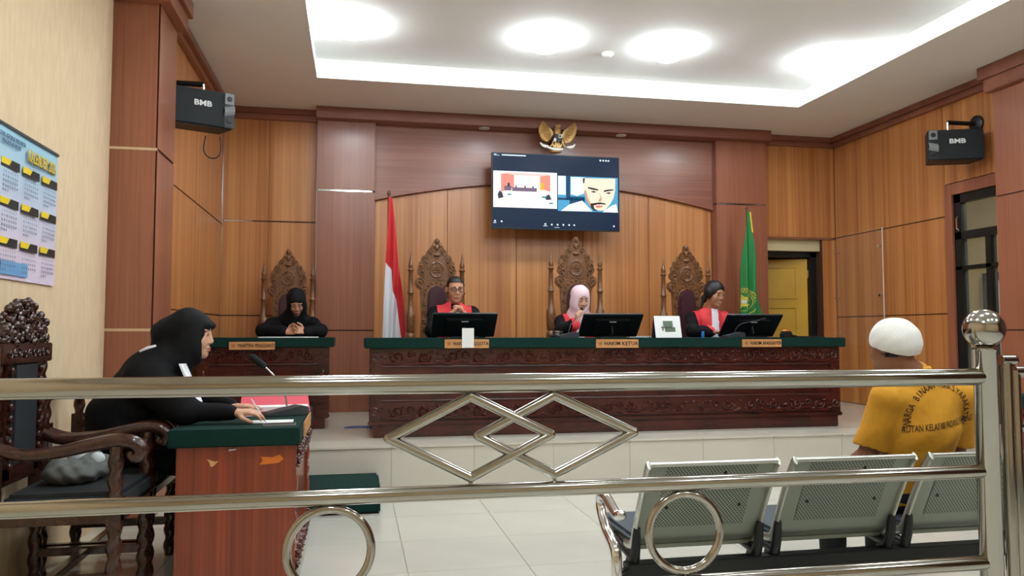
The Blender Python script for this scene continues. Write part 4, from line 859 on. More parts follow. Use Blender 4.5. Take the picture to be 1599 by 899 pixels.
Rc = RH(PI+.30, -.10, .10); S = SDF(hc-.2, hc+.2, .005); S.ell(hc+Rc @ np.array((0, .012, .020)), (.100, .114, .110), Rc, .01); cn = Rc @ np.array((0, -.20, -1)); S.cut(hc+Rc @ np.array((0, .02, -.012)), cn/np.linalg.norm(cn)); S.wrinkle(.0014, 60, 60, 50); mk(S, 'white_cap', mat('white_cap_cloth', (228, 226, 220), .8, bump=.15, var=.02, scale=60), o, B)
shell('hair', V, Q, lambda c: (lambda l: ((l[:, 1] > .0) & (l[:, 2] > -.05) & (np.abs(l[:, 0]) < .085)) | ((l[:, 1] > -.05) & (l[:, 2] > .02)))(loc(c, hc, Rh)), .004, HAIR, o, B)
face_parts(o, B, hc, Rh, 1.06)
# print on the shirt back, laid on the cloth surface
from mathutils.bvhtree import BVHTree
bv = BVHTree.FromPolygons([tuple(v+np.array(B)) for v in SV], [tuple(q_) for q_ in SQ])
def lay(pts2):
    out = []
    for x, z in pts2:
        h_ = bv.ray_cast(Vector((x, 2.5, z)), Vector((0, 1, 0))); y = h_[0].y-.003 if h_[0] is not None else 3.05
        out.append(Vector((x, y, z))-Vector(B))
    return out
pm = MB(); cxp = aY(1478, 656, 3.0); RAD = .152
word = 'WARGA BINAAN PEMASYARAKATAN'; n = len(word)
for i, ch in enumerate(word):
    if ch == ' ': continue
    a = PI*(1.04-1.08*i/(n-1)); vs, fs = text_geo(ch, .040, 0, .008); ca, sa = math.cos(a-PI/2), math.sin(a-PI/2)
    pm.add(lay([(cxp.x+RAD*math.cos(a)+(v.x*.72)*ca-v.y*sa, cxp.z+RAD*math.sin(a)+(v.x*.72)*sa+v.y*ca) for v in vs]), fs)
vs, fs = text_geo('RUTAN KELAS IIB PADANG PANJANG', .040, 0, .008); wd = max(v.x for v in vs)-min(v.x for v in vs); k = .36/wd
pm.add(lay([(cxp.x+.012+v.x*k, cxp.z-.022+v.y*1.05+.022*(v.x*k)/.17) for v in vs], ), fs); pm.build('shirt_lettering', mat('print_dark_brown', (58, 40, 20), .8), shirt, fix=False)['label'] = 'dark arched lettering printed on the shirt back'
# ------------------------------------------------------------------ wall calendar
XCAL = XC+.004
def cal(y, z, x=0): return (x, y, z)
ca = empty('wall_calendar', (XCAL, 3.70, 1.50), label='large paper calendar titled KALENDER 2026 on the cream wall', cat='calendar')
SHEETC = mat('calendar_print', (190, 214, 232), .5)
nt = SHEETC.node_tree; tc = nt.nodes.new('ShaderNodeTexCoord'); sp_ = nt.nodes.new('ShaderNodeSeparateXYZ'); rp2 = nt.nodes.new('ShaderNodeValToRGB'); rp2.color_ramp.elements[0].color = lin((222, 206, 224)); rp2.color_ramp.elements[1].color = lin((150, 206, 226)); rp2.color_ramp.elements[0].position = .15; rp2.color_ramp.elements[1].position = .75
nt.links.new(tc.outputs['Object'], sp_.inputs[0]); nt.links.new(sp_.outputs[2], rp2.inputs[0]); nt.links.new(rp2.outputs[0], nt.nodes['Principled BSDF'].inputs['Base Color'])
CW, CHt = .965, .715
MB().grid(lambda u, v: (.004+.006*math.sin(u*7)*math.sin(v*3)+.02*max(0, .15-v)*u, CW*u, CHt*v-.03*(1-v)*u*0), 16, 12).build('sheet', SHEETC, ca, smooth=True)
MB().box((0, -.004, CHt-.006), (.012, CW+.004, CHt+.008)).build('hanger_strip', mat('dark_strip', (60, 62, 66), .4), ca)
MC = Matrix(((0,0,1),(1,0,0),(0,1,0)))             # text facing +x, reading along +y
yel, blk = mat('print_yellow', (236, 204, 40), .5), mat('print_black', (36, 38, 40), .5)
m = MB(); text_on(m, 'KALENDER 2026', .082, (.016, .735, .625), MC, .0005, .02, .62); m.build('title', mat('print_gold', (224, 190, 50), .5), ca)
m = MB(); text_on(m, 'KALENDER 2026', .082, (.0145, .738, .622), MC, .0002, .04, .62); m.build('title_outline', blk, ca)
m = MB(); text_on(m, 'MAHKAMAH AGUNG REPUBLIK INDONESIA', .03, (.015, .30, .665), MC, .0003, .01, .75); text_on(m, 'PENGADILAN NEGERI', .028, (.015, .36, .635), MC, .0003, .01, .75); m.build('heading', mat('print_navy', (40, 70, 110), .5), ca)
mm = MB(); num = 1
for r_i in range(5):
    for c_i in range(7):
        if num > 31: break
        text_on(mm, str(num), .016, (0, -.075+.025*c_i, -.045-.022*r_i), MC, .0002, .02, .9); num += 1
num_me = mm.mesh('numbers')
for r_i in range(3):
    for c_i in range(4):
        y, z = .125+.243*c_i, .545-.185*r_i
        a = MB().box((.009, y-.10, z-.012), (.0115, y+.0, z+.018)).build('month_tab', yel, ca); MB().add([(.012, y-.02, z-.012), (.012, y+.10, z-.012), (.012, y+.10, z+.018), (.012, y+.01, z+.018)], [(0,1,2,3)]).box((.009, y-.10, z-.024), (.0115, y+.10, z-.012)).build('month_band', blk, ca)
        q = link('month_numbers', num_me, mat('print_grey', (90, 104, 120), .6), ca); q.location = (.0118, y, z); q['kind'] = 'stuff'
MB().box((.009, .30, .02), (.0118, .60, .085)).build('footer_box', mat('print_blue', (110, 160, 206), .5), ca)
# ------------------------------------------------------------------ loudspeakers
CLOTHK = mat('speaker_grille', (30, 34, 38), .7, var=.2, scale=200, bump=.2); SPKG = mat('speaker_grey', (128, 132, 132), .45); SPKK = mat('speaker_black', (24, 26, 28), .45)
def speaker(loc, rz, flip, label, tilt):
    o = empty('loudspeaker', loc, rz, label, 'speaker', 'wall loudspeakers'); o.rotation_euler = (tilt, 0, rz)
    MB().prism([(-.25, 0), (.25, 0), (.20, .24), (-.20, .24)], -.15, .15, 'xy').build('cabinet', SPKK, o, bevel=.008)
    f = flip
    MB().box((-.245, -.018, -.142), (.245, .002, .142)).build('grille', CLOTHK, o, bevel=.006)
    x0, x1 = (.165, .252) if f > 0 else (-.252, -.165)
    hp = MB().box((x0, -.028, -.146), (x1, .002, .146)).build('horn_panel', SPKK, o, bevel=.006)
    MB().box((x0+.004, -.031, .05), (x1-.004, -.026, .142)).build('horn_plate', SPKG, hp, bevel=.004)
    MB().grid(lambda u, v: (x0+(x1-x0)*u, -.029-.02*math.sin(PI*v), -.05+.075*v+.02*u*f), 6, 6).build('horn_flare', SPKG, hp, smooth=True)
    for z in (.095, -.085): MB().lathe([(.022, 0), (.022, .004), (.016, .006)], ((x0+x1)/2, -.030, z), 14, RX(PI/2)).build('port', BLACKP, hp)
    m = MB(); text_on(m, 'BMB', .062, (-.01*f, -.0195, .03), FRONT, .001, .03, 1.25); m.build('badge', mat('badge_white', (230, 232, 232), .4), o)
    return o
def bracket(pts, plate, M, label):
    o = empty('speaker_bracket', pts[0], 0, label, 'bracket', 'speaker brackets'); b0 = Vector(pts[0])
    MB().tube([Vector(p)-b0 for p in pts[:2]], .022, 10).build('arm', BLACKP, o, smooth=True); MB().tube([Vector(p)-b0 for p in pts[1:]], .013, 8).build('knuckle', CHROME, o, smooth=True)
    MB().lathe([(.085, 0), (.085, .02), (.05, .035)], (0, 0, 0), 20, M).build('wall_plate', BLACKP, o, smooth=True); return o
speaker((-1.165, 6.32, 2.98), .42, 1, 'black loudspeaker hung at the left pier above the clerk side', .0).scale = (.9, .9, .95)
bracket([(XL, 6.42, 3.19), (-1.19, 6.42, 3.19), (-1.19, 6.42, 3.10)], None, RY(PI/2), 'black steel bracket holding the speaker at the left pier')
m = MB().stube([(-1.19, 6.56, 2.815), (-1.2, 6.55, 2.70), (-1.16, 6.54, 2.64), (-1.10, 6.54, 2.64), (-1.07, 6.55, 2.70), (-1.08, 6.56, 2.815)], .005, 6); tag(m.build('speaker_cable', BLACKP, smooth=True), 'thin black cable looping below the speaker at the left pier', 'cable')
speaker((5.66, 6.50, 3.055), -.38, -1, 'black loudspeaker hung above the black window on the panelled wall', .0)
bracket([(XR, 6.60, 3.30), (5.70, 6.64, 3.31), (5.70, 6.64, 3.20)], None, RY(-PI/2), 'black steel bracket holding the speaker above the window')
# ------------------------------------------------------------------ television
TVX, TVZ, TVY = 1.480, 2.405, 8.58; TW, TH = 1.50, .865
tv = empty('television', (TVX, TVY, TVZ), label='large flat television showing a split video call below the golden eagle', cat='television')
MB().box((0, 0, 0), (TW, .05, TH)).build('casing', BLACKP, tv, bevel=.006)
MB().box((TW*.3, .05, .2), (TW*.7, .33, .62)).build('wall_mount', BLACKP, tv, bevel=.004)
def em(name, col, k=1.0): return mat('screen_'+name, col, .4, emit=k)
scr = MB().box((.012, -.002, .014), (TW-.012, .002, TH-.012)).build('screen', em('navy', (18, 36, 60), .8), tv)
LAY = [0]
def S2(name, col, *polys, k=.95):
    """flat picture areas on the screen, u to the right and v downwards in 0..1"""
    LAY[0] += 1; y = -.0022-.00025*LAY[0]; m = MB()
    for p in polys: m.add([(TW*u, y, TH*(1-v)) for u, v in p], [tuple(range(len(p)))])
    o = m.build('screen_'+name, em(name, col, k), scr, fix=False)
    me = o.data
    for f in me.polygons:
        if f.normal.y > 0: f.flip()
    return o
def R4(u0, v0, u1, v1): return [(u0, v0), (u1, v0), (u1, v1), (u0, v1)]
def cir(u, v, r, n=12, asp=TW/TH): return [(u+r*math.cos(2*PI*k/n), v+r*asp*math.sin(2*PI*k/n)) for k in range(n)]
S2('room', (250, 240, 240), R4(.012, .245, .502, .72)); S2('room_left_wall', (214, 134, 116), [(.07, .28), (.17, .27), (.17, .46), (.07, .52)]); S2('room_right_wall', (214, 134, 116), [(.37, .28), (.45, .28), (.45, .50), (.37, .46)]); S2('room_ceiling', (232, 190, 182), [(.06, .26), (.46, .27), (.37, .30), (.17, .295)])
S2('room_desk', (110, 90, 110), R4(.155, .455, .345, .505), R4(.095, .44, .15, .50)); S2('room_door', (222, 166, 40), R4(.37, .38, .40, .48)); S2('room_people', (46, 50, 66), R4(.12, .40, .137, .45), R4(.18, .43, .19, .46), R4(.25, .43, .26, .46), R4(.31, .43, .32, .46), [(.045, .55), (.06, .50), (.08, .53), (.09, .59), (.05, .61)], [(.40, .57), (.44, .53), (.46, .60), (.42, .61)]); S2('room_table', (60, 140, 140), R4(.12, .54, .15, .56), R4(.385, .56, .42, .585), R4(.44, .64, .47, .66))
S2('call_bg', (70, 150, 190), R4(.508, .28, .985, .745)); S2('call_light', (214, 240, 246), R4(.51, .28, .57, .53), [(.61, .29), (.72, .29), (.72, .50), (.66, .54), (.61, .52)]); S2('call_dark', (20, 62, 92), R4(.573, .28, .605, .60), R4(.508, .57, .72, .60), R4(.60, .55, .72, .66))
S2('shirt', (240, 246, 244), [(.53, .745), (.60, .655), (.70, .60), (.78, .74)], [(.86, .745), (.93, .66), (.97, .63), (.985, .745)])
S2('face', (236, 214, 190), [(.715, .30), (.965, .29), (.962, .45), (.95, .55), (.92, .64), (.88, .72), (.80, .73), (.755, .66), (.73, .58), (.712, .47), (.705, .38)]); S2('face_shade', (190, 140, 112), [(.712, .47), (.73, .46), (.745, .56), (.775, .66), (.80, .73), (.755, .66), (.73, .58)], [(.83, .47), (.845, .55), (.825, .60), (.85, .605), (.855, .56)])
S2('hair', (40, 30, 30), [(.705, .30), (.722, .30), (.716, .37), (.706, .36)]); S2('brows', (34, 24, 24), [(.745, .415), (.80, .43), (.83, .445), (.825, .46), (.78, .45), (.745, .435)], [(.87, .455), (.905, .44), (.95, .435), (.95, .45), (.91, .462), (.872, .475)])
S2('eyes', (50, 36, 34), [(.765, .475), (.79, .465), (.815, .48), (.79, .49)], [(.885, .49), (.91, .475), (.935, .485), (.91, .50)]); S2('beard', (50, 38, 38), [(.765, .635), (.80, .625), (.84, .615), (.88, .625), (.89, .645), (.86, .64), (.82, .645), (.79, .66), (.795, .70), (.83, .735), (.79, .73), (.765, .68)]); S2('mouth', (206, 120, 110), [(.80, .665), (.83, .655), (.865, .66), (.85, .685), (.815, .69)])
S2('caption', (210, 226, 240), R4(.016, .025, .035, .035), R4(.016, .04, .058, .046), R4(.075, .028, .26, .044)); S2('icons', (220, 232, 240), *[cir(u, v, .007) for u, v in ((.025, .90), (.075, .905), (.41, .925), (.46, .93), (.505, .93), (.55, .93), (.595, .93), (.635, .93), (.95, .93), (.845, .055), (.868, .055), (.89, .055), (.91, .055))], R4(.012, .92, .035, .928), R4(.395, .945, .425, .953), R4(.48, .965, .52, .97))
# ------------------------------------------------------------------ eagle emblem above the television
GOLD = mat('gilded_emblem', (168, 128, 70), .42, .4, var=.3, scale=40); GOLDL = mat('gilded_light', (206, 172, 112), .4, .4); EWH = mat('emblem_white', (226, 222, 210), .5); EDK = mat('emblem_dark', (40, 40, 46), .5)
g0 = aY(870.6, 215, 8.64); KZ = 8.9/1226/12.84
ga = empty('eagle_emblem', (g0.x, 8.64, g0.z), label='golden carved eagle emblem with spread wings above the television', cat='emblem')
def gp(zx, zy, y=0): return Vector(((zx-650)*KZ, y, (450-zy)*KZ))
for s, outl in ((-1, [(330, 125), (262, 240), (255, 340), (285, 440), (340, 510), (430, 548), (485, 490), (540, 400), (560, 350), (500, 260), (450, 225), (395, 195)]), (1, [(1020, 120), (1062, 230), (1040, 340), (990, 440), (910, 530), (810, 565), (740, 540), (735, 430), (745, 350), (800, 290), (850, 262), (930, 200)])):
    wg = MB().prism([((x-650)*KZ, (450-y)*KZ) for x, y in outl], -.008, .012).build('wing', GOLD, ga, bevel=.003)
    sh = gp(560 if s < 0 else 740, 360)
    for k in range(9):                                # long feathers fanning from the shoulder
        t = k/8; tip = Vector(gp(*( (330+t*110, 125+t*0) if False else (outl[0][0]*(1-t)+outl[5][0]*t+s*60*math.sin(PI*t), outl[0][1]*(1-t)+outl[5][1]*t)))); d = tip-sh; L = d.length; a = math.atan2(d.x, d.z)
        MB().ell(sh+d*.60+Vector((0, -.011, 0)), (.0105, .006, L*.40), 8, 6, RY(a)).build('feather', GOLD, wg, smooth=True)
    for k in range(6):
        t = k/5; tip = sh+(gp(outl[0][0], outl[0][1])*(1-t)+gp(outl[5][0], outl[5][1])*t-sh)*.45; d = tip-sh; MB().ell(sh+d*.55+Vector((0, -.017, 0)), (.010, .006, d.length*.5), 8, 6, RY(math.atan2(d.x, d.z))).build('feather', GOLDL, wg, smooth=True)
MB().ell(gp(650, 330), (.045, .03, .075), 14, 10).ell(gp(640, 560), (.035, .02, .05), 12, 8).build('body', GOLD, ga, smooth=True)
MB().ell(gp(648, 235, -.012), (.022, .026, .028), 12, 8).ell(gp(610, 240, -.03), (.02, .012, .008), 8, 6).ell(gp(690, 205, 0), (.012, .01, .022), 8, 6).ell(gp(620, 200, 0), (.018, .01, .012), 8, 6).build('head', GOLDL, ga, smooth=True)
sh_ = MB().prism([((x-650)*KZ, (450-y)*KZ) for x, y in ((575, 395), (735, 395), (735, 470), (700, 530), (650, 565), (600, 530), (575, 470))], -.045, -.02).build('shield', EDK, ga, bevel=.003)
MB().box(gp(650, 400, -.049), gp(730, 470, -.044)).build('shield_quarter', EWH, sh_); MB().box(gp(660, 418, -.052), gp(705, 455, -.048)).build('bull_head', EDK, sh_); MB().ell(gp(575, 515, -.045), (.016, .008, .026), 10, 6).build('shield_quarter', EWH, sh_, smooth=True)
for k in range(5): MB().ell(gp(560+k*38, 625, -.012), (.011, .008, .038), 8, 6, RY((k-2)*.14)).build('tail_feather', GOLDL, ga, smooth=True)
for s in (-1, 1):
    MB().tube([gp(650+s*90, 520, -.01), gp(650+s*120, 600, -.015), gp(650+s*170, 650, -.02)], [.010, .009, .008], 8).build('leg', GOLDL, ga, smooth=True)
    MB().stube([gp(650+s*190, 640, -.015), gp(650+s*260, 645, -.025), gp(650+s*320, 625, -.02), gp(650+s*365, 570, -.01)], [.008, .018, .014, .006], 8, flat=.5).build('ribbon_end', EWH, ga, smooth=True)
MB().tube([gp(430, 668, -.03), gp(540, 700, -.036), gp(650, 708, -.038), gp(750, 695, -.03)], [.010, .016, .016, .012], 10, flat=.5).build('ribbon', EWH, ga, smooth=True)
MB().ell(gp(600, 745, -.01), (.075, .03, .016), 14, 8).build('pedestal', GOLD, ga, smooth=True); MB().box((-.03, .012, -.05), (.03, .279, .0)).build('wall_bracket', BLACKP, ga)
# ------------------------------------------------------------------ flags
def lerp_tab(tab, z):
    if z >= tab[0][0]: return tab[0][1]
    for (z0, x0), (z1, x1) in zip(tab, tab[1:]):
        if z1 <= z <= z0: return x0+(x1-x0)*(z-z0)/(z1-z0)
    return tab[-1][1]
POLE = mat('flag_pole_brown', (96, 60, 40), .4)
def pole(o, dx, top): 
    MB().tube([(dx, .03, .02), (dx, .03, top)], .012, 10).build('pole', POLE, o, smooth=True); MB().lathe([(.013, top-.005), (.02, top+.005), (.02, top+.025), (.008, top+.04), (.001, top+.05)], (dx, .03, 0), 12).build('finial', POLE, o, smooth=True); MB().lathe([(.16, 0), (.16, .02), (.05, .05), (.02, .12)], (dx, .03, 0), 20).build('stand', POLE, o, smooth=True)
YF = 8.30; f1 = empty('national_flag', (.335, YF, ZP), label='red and white flag hanging from a brown pole between the desks', cat='flag')
def pt(px, py, Y): q = aY(px, py, Y); return (q.z, q.x)
Ltab = [pt(607, 308, YF), pt(606, 350, YF), pt(602, 410, YF), pt(599, 470, YF), pt(597, 528, YF), (.72, .285)]; Rtab = [pt(612, 308, YF), pt(617, 350, YF), pt(622, 410, YF), pt(630, 470, YF), pt(635, 528, YF), (.72, .57)]
Btab = [pt(601, 409, YF), pt(611, 420, YF), pt(613, 455, YF), pt(619, 468, YF), pt(626, 528, YF), (.72, .51)]
def fold(x, z, Y, a=.030, f=62): return Y+a*math.sin(x*f+.8*math.sin(z*2.1))*min(1, (2.75-z)*1.2)-.02
def fl(o, name, left, right, z0, z1, m, Y, x0):
    def g(u, v):
        z = z0+(z1-z0)*v; a, b = lerp_tab(left, z), lerp_tab(right, z); x = a+(b-a)*u; return (x-x0, fold(x, z, Y)-Y, z-ZP)
    def g2(u, v): p = g(u, v); return (p[0], p[1]+.004, p[2])
    return MB().grid(g, 24, 60).grid(g2, 24, 60).build(name, m, o, smooth=True, fix=False)
REDF = mat('flag_red_cloth', (200, 40, 46), .7, var=.05, scale=30); WHF = mat('flag_white_cloth', (226, 228, 234), .7, var=.02, scale=30); GRF = mat('flag_green_cloth', (34, 118, 58), .7, var=.06, scale=30)
zB = Btab[0][0]; one = [(z, x) for z, x in Ltab]
fl(f1, 'red_band', [(z, x) for z, x in Ltab], Rtab, Ltab[0][0], zB, REDF, YF, .335); fl(f1, 'red_band', Btab, Rtab, zB, .72, REDF, YF, .335); fl(f1, 'white_band', Ltab, Btab, zB, .72, WHF, YF, .335); pole(f1, 0.0, 2.70-ZP)
YG = 8.40; f2 = empty('court_flag', (4.491, YG, ZP), label='green flag with gold sun emblem on a pole beside the door', cat='flag')
Lg = [pt(1166.5, 330, YG), pt(1163, 360, YG), pt(1158, 400, YG), pt(1154, 450, YG), pt(1152, 490, YG), (.72, 4.27)]; Rg = [pt(1170, 330, YG), pt(1173, 360, YG), pt(1178, 400, YG), pt(1182, 450, YG), pt(1187, 490, YG), (.72, 4.74)]
fl(f2, 'cloth', Lg, Rg, Lg[0][0], .72, GRF, YG, 4.491); pole(f2, 0.0, 2.69-ZP)
GF = mat('flag_gold_print', (206, 186, 74), .6); ec = aY(1160.5, 471, YG)
def fpt(x, z, off=.006): return (x-4.491, fold(x, z, YG)-YG-off, z-ZP)
m = MB(); em_ok = lambda x, z: x > lerp_tab(Lg, z)+.004 and x < lerp_tab(Rg, z)-.004
def ringm(m, r0, r1, n=72):
    for k in range(n):
        a, b = 2*PI*k/n, 2*PI*(k+1)/n; P = [(ec.x+r*math.cos(t), ec.z+r*math.sin(t)) for r, t in ((r0, a), (r1, a), (r1, b), (r0, b))]
        if all(em_ok(*p) for p in P): m.add([fpt(*p) for p in P], [(0,1,2,3)])
ringm(m, .150, .158); ringm(m, .104, .109)
m.build('emblem_ring', GF, f2, fix=False)
m = MB(); n = 16
for k in range(8):
    a = k*PI/4+.2
    tri = [(ec.x+r*math.cos(t), ec.z+r*math.sin(t)) for r, t in ((.052, a-.36), (.094, a+.12), (.052, a+.36))]
    if all(em_ok(*p) for p in tri): m.add([fpt(*p, .007) for p in tri], [(0,1,2)])
ringm(m, .026, .056, 48); m.build('emblem_sun', GF, f2, fix=False)
m = MB(); ringm(m, .0, .024, 24); m.build('emblem_centre', mat('emblem_pale', (190, 200, 190), .6), f2, fix=False)
m = MB()
for i, ch in enumerate('PENGADILAN NEGERI'):
    if ch == ' ': continue
    a = math.radians(205-13.4*i); vs, fs = text_geo(ch, .044, 0, .01); ca_, sa_ = math.cos(a-PI/2), math.sin(a-PI/2)
    P = [(ec.x+.129*math.cos(a)+v.x*ca_-v.y*sa_, ec.z+.129*math.sin(a)+v.x*sa_+v.y*ca_) for v in vs]
    if all(em_ok(*p) for p in P): m.add([fpt(*p, .007) for p in P], fs)
m.build('emblem_lettering', GF, f2, fix=False)
MB().tube([(lerp_tab(Rg, z)-4.491, fold(lerp_tab(Rg, z), z, YG)-YG-.004, z-ZP) for z in (Rg[0][0]-.01-.03*k for k in range(9))], .009, 6).build('gold_fringe', mat('gold_fringe', (224, 186, 50), .6), f2, smooth=True)
# ------------------------------------------------------------------ monitors and desk things
ZD = ZP+.82
def monitor(x, label, w_=.575):
    o = empty('monitor', (x, 7.08, ZD), label=label, cat='monitor', group='monitors on the long desk'); T = math.radians(45); M = RX(T); H2 = .146
    c = M @ Vector((0, 0, H2)); c = Vector((0, c.y, c.z+.012)); nb = M @ Vector((0, -1, 0))
    MB().obox(c, (w_/2, .012, H2), M).build('casing', BLACKP, o, bevel=.006); MB().obox(c+nb*.018, (.17, .012, .10), M).build('rear_housing', BLACKP, o, bevel=.01)
    MB().obox(c-nb*.0125, (w_/2-.01, .001, H2-.012), M).build('screen', em('monitor_white', (200, 214, 226), .8), o)
    MB().obox(c+nb*.031+M @ Vector((0, 0, .07)), (.032, .0015, .0045), M).build('badge', mat('badge_white', (230, 232, 232), .4), o)
    MB().tube([c+nb*.02, c+nb*.06+Vector((0, 0, -.03)), (0, -.10, .01)], [.028, .03, .035], 10, flat=.4).build('stand_neck', BLACKP, o, smooth=True)
    MB().box((-.12, -.20, 0), (.12, .0, .012)).build('stand_foot', BLACKP, o, bevel=.004); MB().box((-w_/2+.12, -.022, .016), (w_/2-.1, -.018, .022)).build('lower_trim', mat('trim_grey', (120, 126, 130), .4), o)
monitor(.955, 'black monitor before the judge wearing glasses'); monitor(2.325, 'black monitor before the judge in the pink headscarf'); monitor(3.735, 'black monitor before the bare-headed judge')
FOAM = mat('mic_foam', (20, 21, 23), .9, bump=.3, var=.2, scale=200); DGREY = mat('device_grey', (52, 56, 60), .45)
def mic(loc, rz, pts, label, hl=.07, tr=.004, hr=.014):
    o = empty('desk_microphone', loc, rz, label, 'microphone', 'desk microphones')
    MB().prism([(-.10, 0), (.09, 0), (.09, .045), (.05, .052), (-.10, .018)], -.055, .055).build('base', DGREY, o, bevel=.004); MB().box((.0905, -.03, .012), (.092, .03, .036)).build('socket', BLACKP, o)
    MB().stube([(0, 0, .03)]+pts, tr, 8).build('gooseneck', CHROME if tr > .0045 else DGREY, o, smooth=True)
    a, b_ = Vector(pts[-2]), Vector(pts[-1]); d = (b_-a).normalized(); MB().tube([b_, b_+d*.012, b_+d*hl*.5, b_+d*(hl-.01), b_+d*hl], [hr*.6, hr, hr, hr*.85, hr*.3], 12).build('windscreen', FOAM, o, smooth=True)
    return o
mic((1.93, 7.02, ZD), 0, [(.04, .05, .12), (.12, .14, .19), (.16, .18, .23), (.185, .215, .255)], 'desk microphone before the judge in the pink headscarf')
mic((3.47, 6.80, ZD), 0, [(.02, -.02, .09), (.07, -.03, .13), (.18, -.025, .15), (.26, -.015, .165)], 'desk microphone leaning over the third monitor')
lm = mic((-.375, 4.66, .78), .35, [(-.01, 0, .10), (-.045, .0, .19), (-.09, .0, .25), (-.105, 0, .265)], 'desk microphone with foam head on the red table', .10, .005, .018); lm.scale = (1.2, 1.2, 1.03)
def flat(name, x, y, z, w_, l_, t, rz, m, label, cat, bevel=.0): 
    o = MB().box((-w_/2, -l_/2, 0), (w_/2, l_/2, t)).build(name, m, bevel=bevel); o.location = (x, y, z); o.rotation_euler.z = rz; return tag(o, label, cat)
PINK = mat('pink_card', (214, 84, 100), .6); PINKL = mat('pale_pink_paper', (236, 190, 200), .6)
pf_ = empty('case_folder', (-.47, 4.98, .78), .1, 'pink case folder leaning open at the far end of the red table', 'folder')
MB().box((-.20, -.15, 0), (.20, .15, .006)).build('lower_cover', PINK, pf_); MB().obox((0, .04, .035), (.20, .15, .002), RX(.22)).build('upper_cover', PINK, pf_); MB().box((-.17, -.13, .006), (.19, .12, .03)).build('papers', PAPER, pf_)
flat('loose_sheet', -.645, 4.695, .78, .24, .17, .002, .25, PINKL, 'pale pink sheets under the writing hands', 'paper'); flat('note_paper', -.42, 4.33, .78, .21, .13, .003, .05, PAPER, 'white note paper beside the writing hand', 'paper')
ph_ = empty('mobile_phone', (-.37, 4.16, .78), .06, 'slim phone lying at the near edge of the red table', 'phone'); MB().box((-.08, -.037, 0), (.08, .037, .009)).build('body', mat('phone_silver', (170, 172, 176), .3, .6), ph_, bevel=.003); MB().box((-.075, -.033, .009), (.075, .033, .0096)).build('screen', BLACKP, ph_)
pn = empty('pen', (-.50, 4.31, .80), 0, 'pen held upright in the writing hand', 'pen'); MB().tube([(.05, -.02, -.017), (-.03, .02, .10)], .004, 8).build('barrel', mat('pen_white', (220, 220, 224), .4), pn); MB().tube([(.05, -.02, -.017), (.056, -.023, -.02)], [.004, .001], 8).build('tip', BLACKP, pn)
bg = empty('cloth_bag', (-1.27, 4.04, .555), 0, 'grey bag with white plastic lying on the near armchair seat', 'bag'); S = SDF((-.25, -.25, -.05), (.25, .25, .25), .006); S.ell((0, 0, .045), (.12, .15, .05), None, .02); S.ell((.05, .08, .07), (.08, .06, .05), None, .05); S.ell((-.06, -.05, .06), (.05, .07, .05), None, .05); S.cut((0, 0, .0), (0, 0, -1)); S.wrinkle(.008, 55, 48, 60); mk(S, 'body', mat('grey_cloth', (96, 98, 96), .8, var=.2, scale=30, bump=.2), bg, (0, 0, 0)); MB().ell((-.02, .06, .115), (.05, .03, .03), 8, 6).ell((.08, .03, .10), (.035, .02, .03), 8, 6).build('plastic_wrap', mat('pale_plastic', (206, 214, 218), .3), bg, smooth=True)
dc = empty('desk_calendar', (2.84, 6.86, ZD), -.05, 'white tent calendar with a picture standing between two monitors', 'calendar')
MB().obox((0, 0, .10), (.125, .002, .105), RX(-.30)).build('front_leaf', PAPER, dc); MB().obox((0, .066, .10), (.125, .002, .105), RX(.30)).build('rear_leaf', mat('dark_card', (40, 44, 54), .6), dc)
m = MB().obox((.0, -.0035, .125), (.045, .001, .03), RX(-.30)).obox((.02, -.0155+.005, .075), (.05, .001, .022), RX(-.30)); m.build('picture', mat('calendar_photo', (96, 112, 92), .6), dc); m = MB(); text_on(m, 'T', .05, (-.05, -.012, .08), Matrix(RX(-.30)) @ FRONT, .001, .03); m.build('initial', INK, dc)
bc = empty('blue_stamp', (3.16, 6.80, ZD), 0, 'small blue capped stamp on the desk beside the tent calendar', 'stamp'); MB().lathe([(.014, 0), (.016, .03), (.012, .034)], n=12).build('body', mat('blue_plastic', (40, 110, 190), .4), bc); MB().lathe([(.010, .033), (.014, .05), (.008, .058)], n=12).build('cap', mat('blue_plastic', (40, 110, 190), .4), bc)
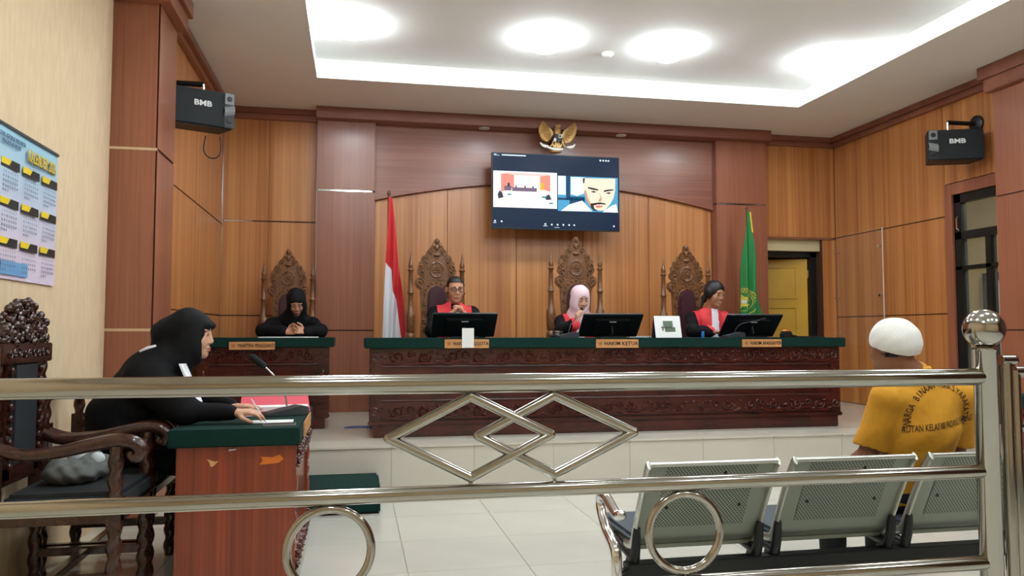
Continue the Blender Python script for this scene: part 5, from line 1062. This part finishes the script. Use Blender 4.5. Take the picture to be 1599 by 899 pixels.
tp = empty('tape_dispenser', (3.99, 6.75, ZD), .2, 'black dispenser with an orange roll at the green flag end of the desk', 'dispenser'); MB().prism([(-.07, 0), (.09, 0), (.09, .02), (.04, .025), (.02, .06), (-.05, .06), (-.07, .03)], -.03, .03).build('body', BLACKP, tp, bevel=.004); MB().lathe([(.03, -.02), (.03, .02)], (-.02, 0, .045), 18, RX(PI/2)).build('tape_roll', mat('orange_roll', (240, 140, 60), .5), tp)
flat('clipboard', 4.30, 7.0, ZD, .26, .32, .012, .1, mat('clip_dark', (34, 36, 36), .5), 'dark clipboard lying at the door end of the long desk', 'clipboard', .003); flat('desk_papers', -.60, 7.56, ZD, .52, .26, .008, .0, PAPER, 'white sheets under the clasped hands of the clerk', 'paper')
flat('paper_sheets', 2.72, 7.18, ZD, .14, .24, .012, .3, PAPER, 'white sheets on the desk beside the second monitor', 'paper')
st_ = empty('black_stand', (1.87, 7.18, ZD), 0, 'black ringed pen stand beside the desk microphone', 'stand'); MB().lathe([(.075, 0), (.075, .02), (.05, .026), (.05, .055), (.045, .06)], n=18).build('body', BLACKP, st_, smooth=True); MB().lathe([(.052, .03), (.052, .036)], n=18).lathe([(.049, .056), (.049, .062)], n=18).build('chrome_ring', CHROME, st_)
cb = MB().tube([(-.04+.0, 0, .004), (.02, .07, .004), (.10, .09, .004), (.2, .06, .004), (.27, .0, .004), (.2, -.03, .004), (.1, -.02, .004), (.02, -.02, .004)], .005, 8, closed=True); o = tag(cb.build('cable_loop', mat('blue_cable', (70, 90, 150), .5), smooth=True), 'thin blue cable loop on the platform beside the long desk', 'cable'); q = aZ(545, 668, ZP); o.location = (q.x, q.y, ZP)
# acrylic board on the right wall
ab = empty('acrylic_board', (XR, 8.0, 1.1), 0, 'clear acrylic board on steel standoffs on the right wall by the door', 'board')
MB().box((-.054, .0, 0), (-.048, .93, 1.36)).build('sheet', mat('clear_acrylic', (235, 240, 240), .04, alpha=.02, spec=.5), ab); MB().box((-.056, -.006, 0), (-.046, .0, 1.36)).build('polished_edge', mat('acrylic_edge', (220, 214, 206), .2), ab)
for z in (.1, .577, 1.15):
    for y in (.06, .90): MB().lathe([(.012, 0), (.012, .05), (.016, .052), (.016, .062)], (.0, y, z), 12, RY(-PI/2)).build('standoff', CHROME, ab, smooth=True)
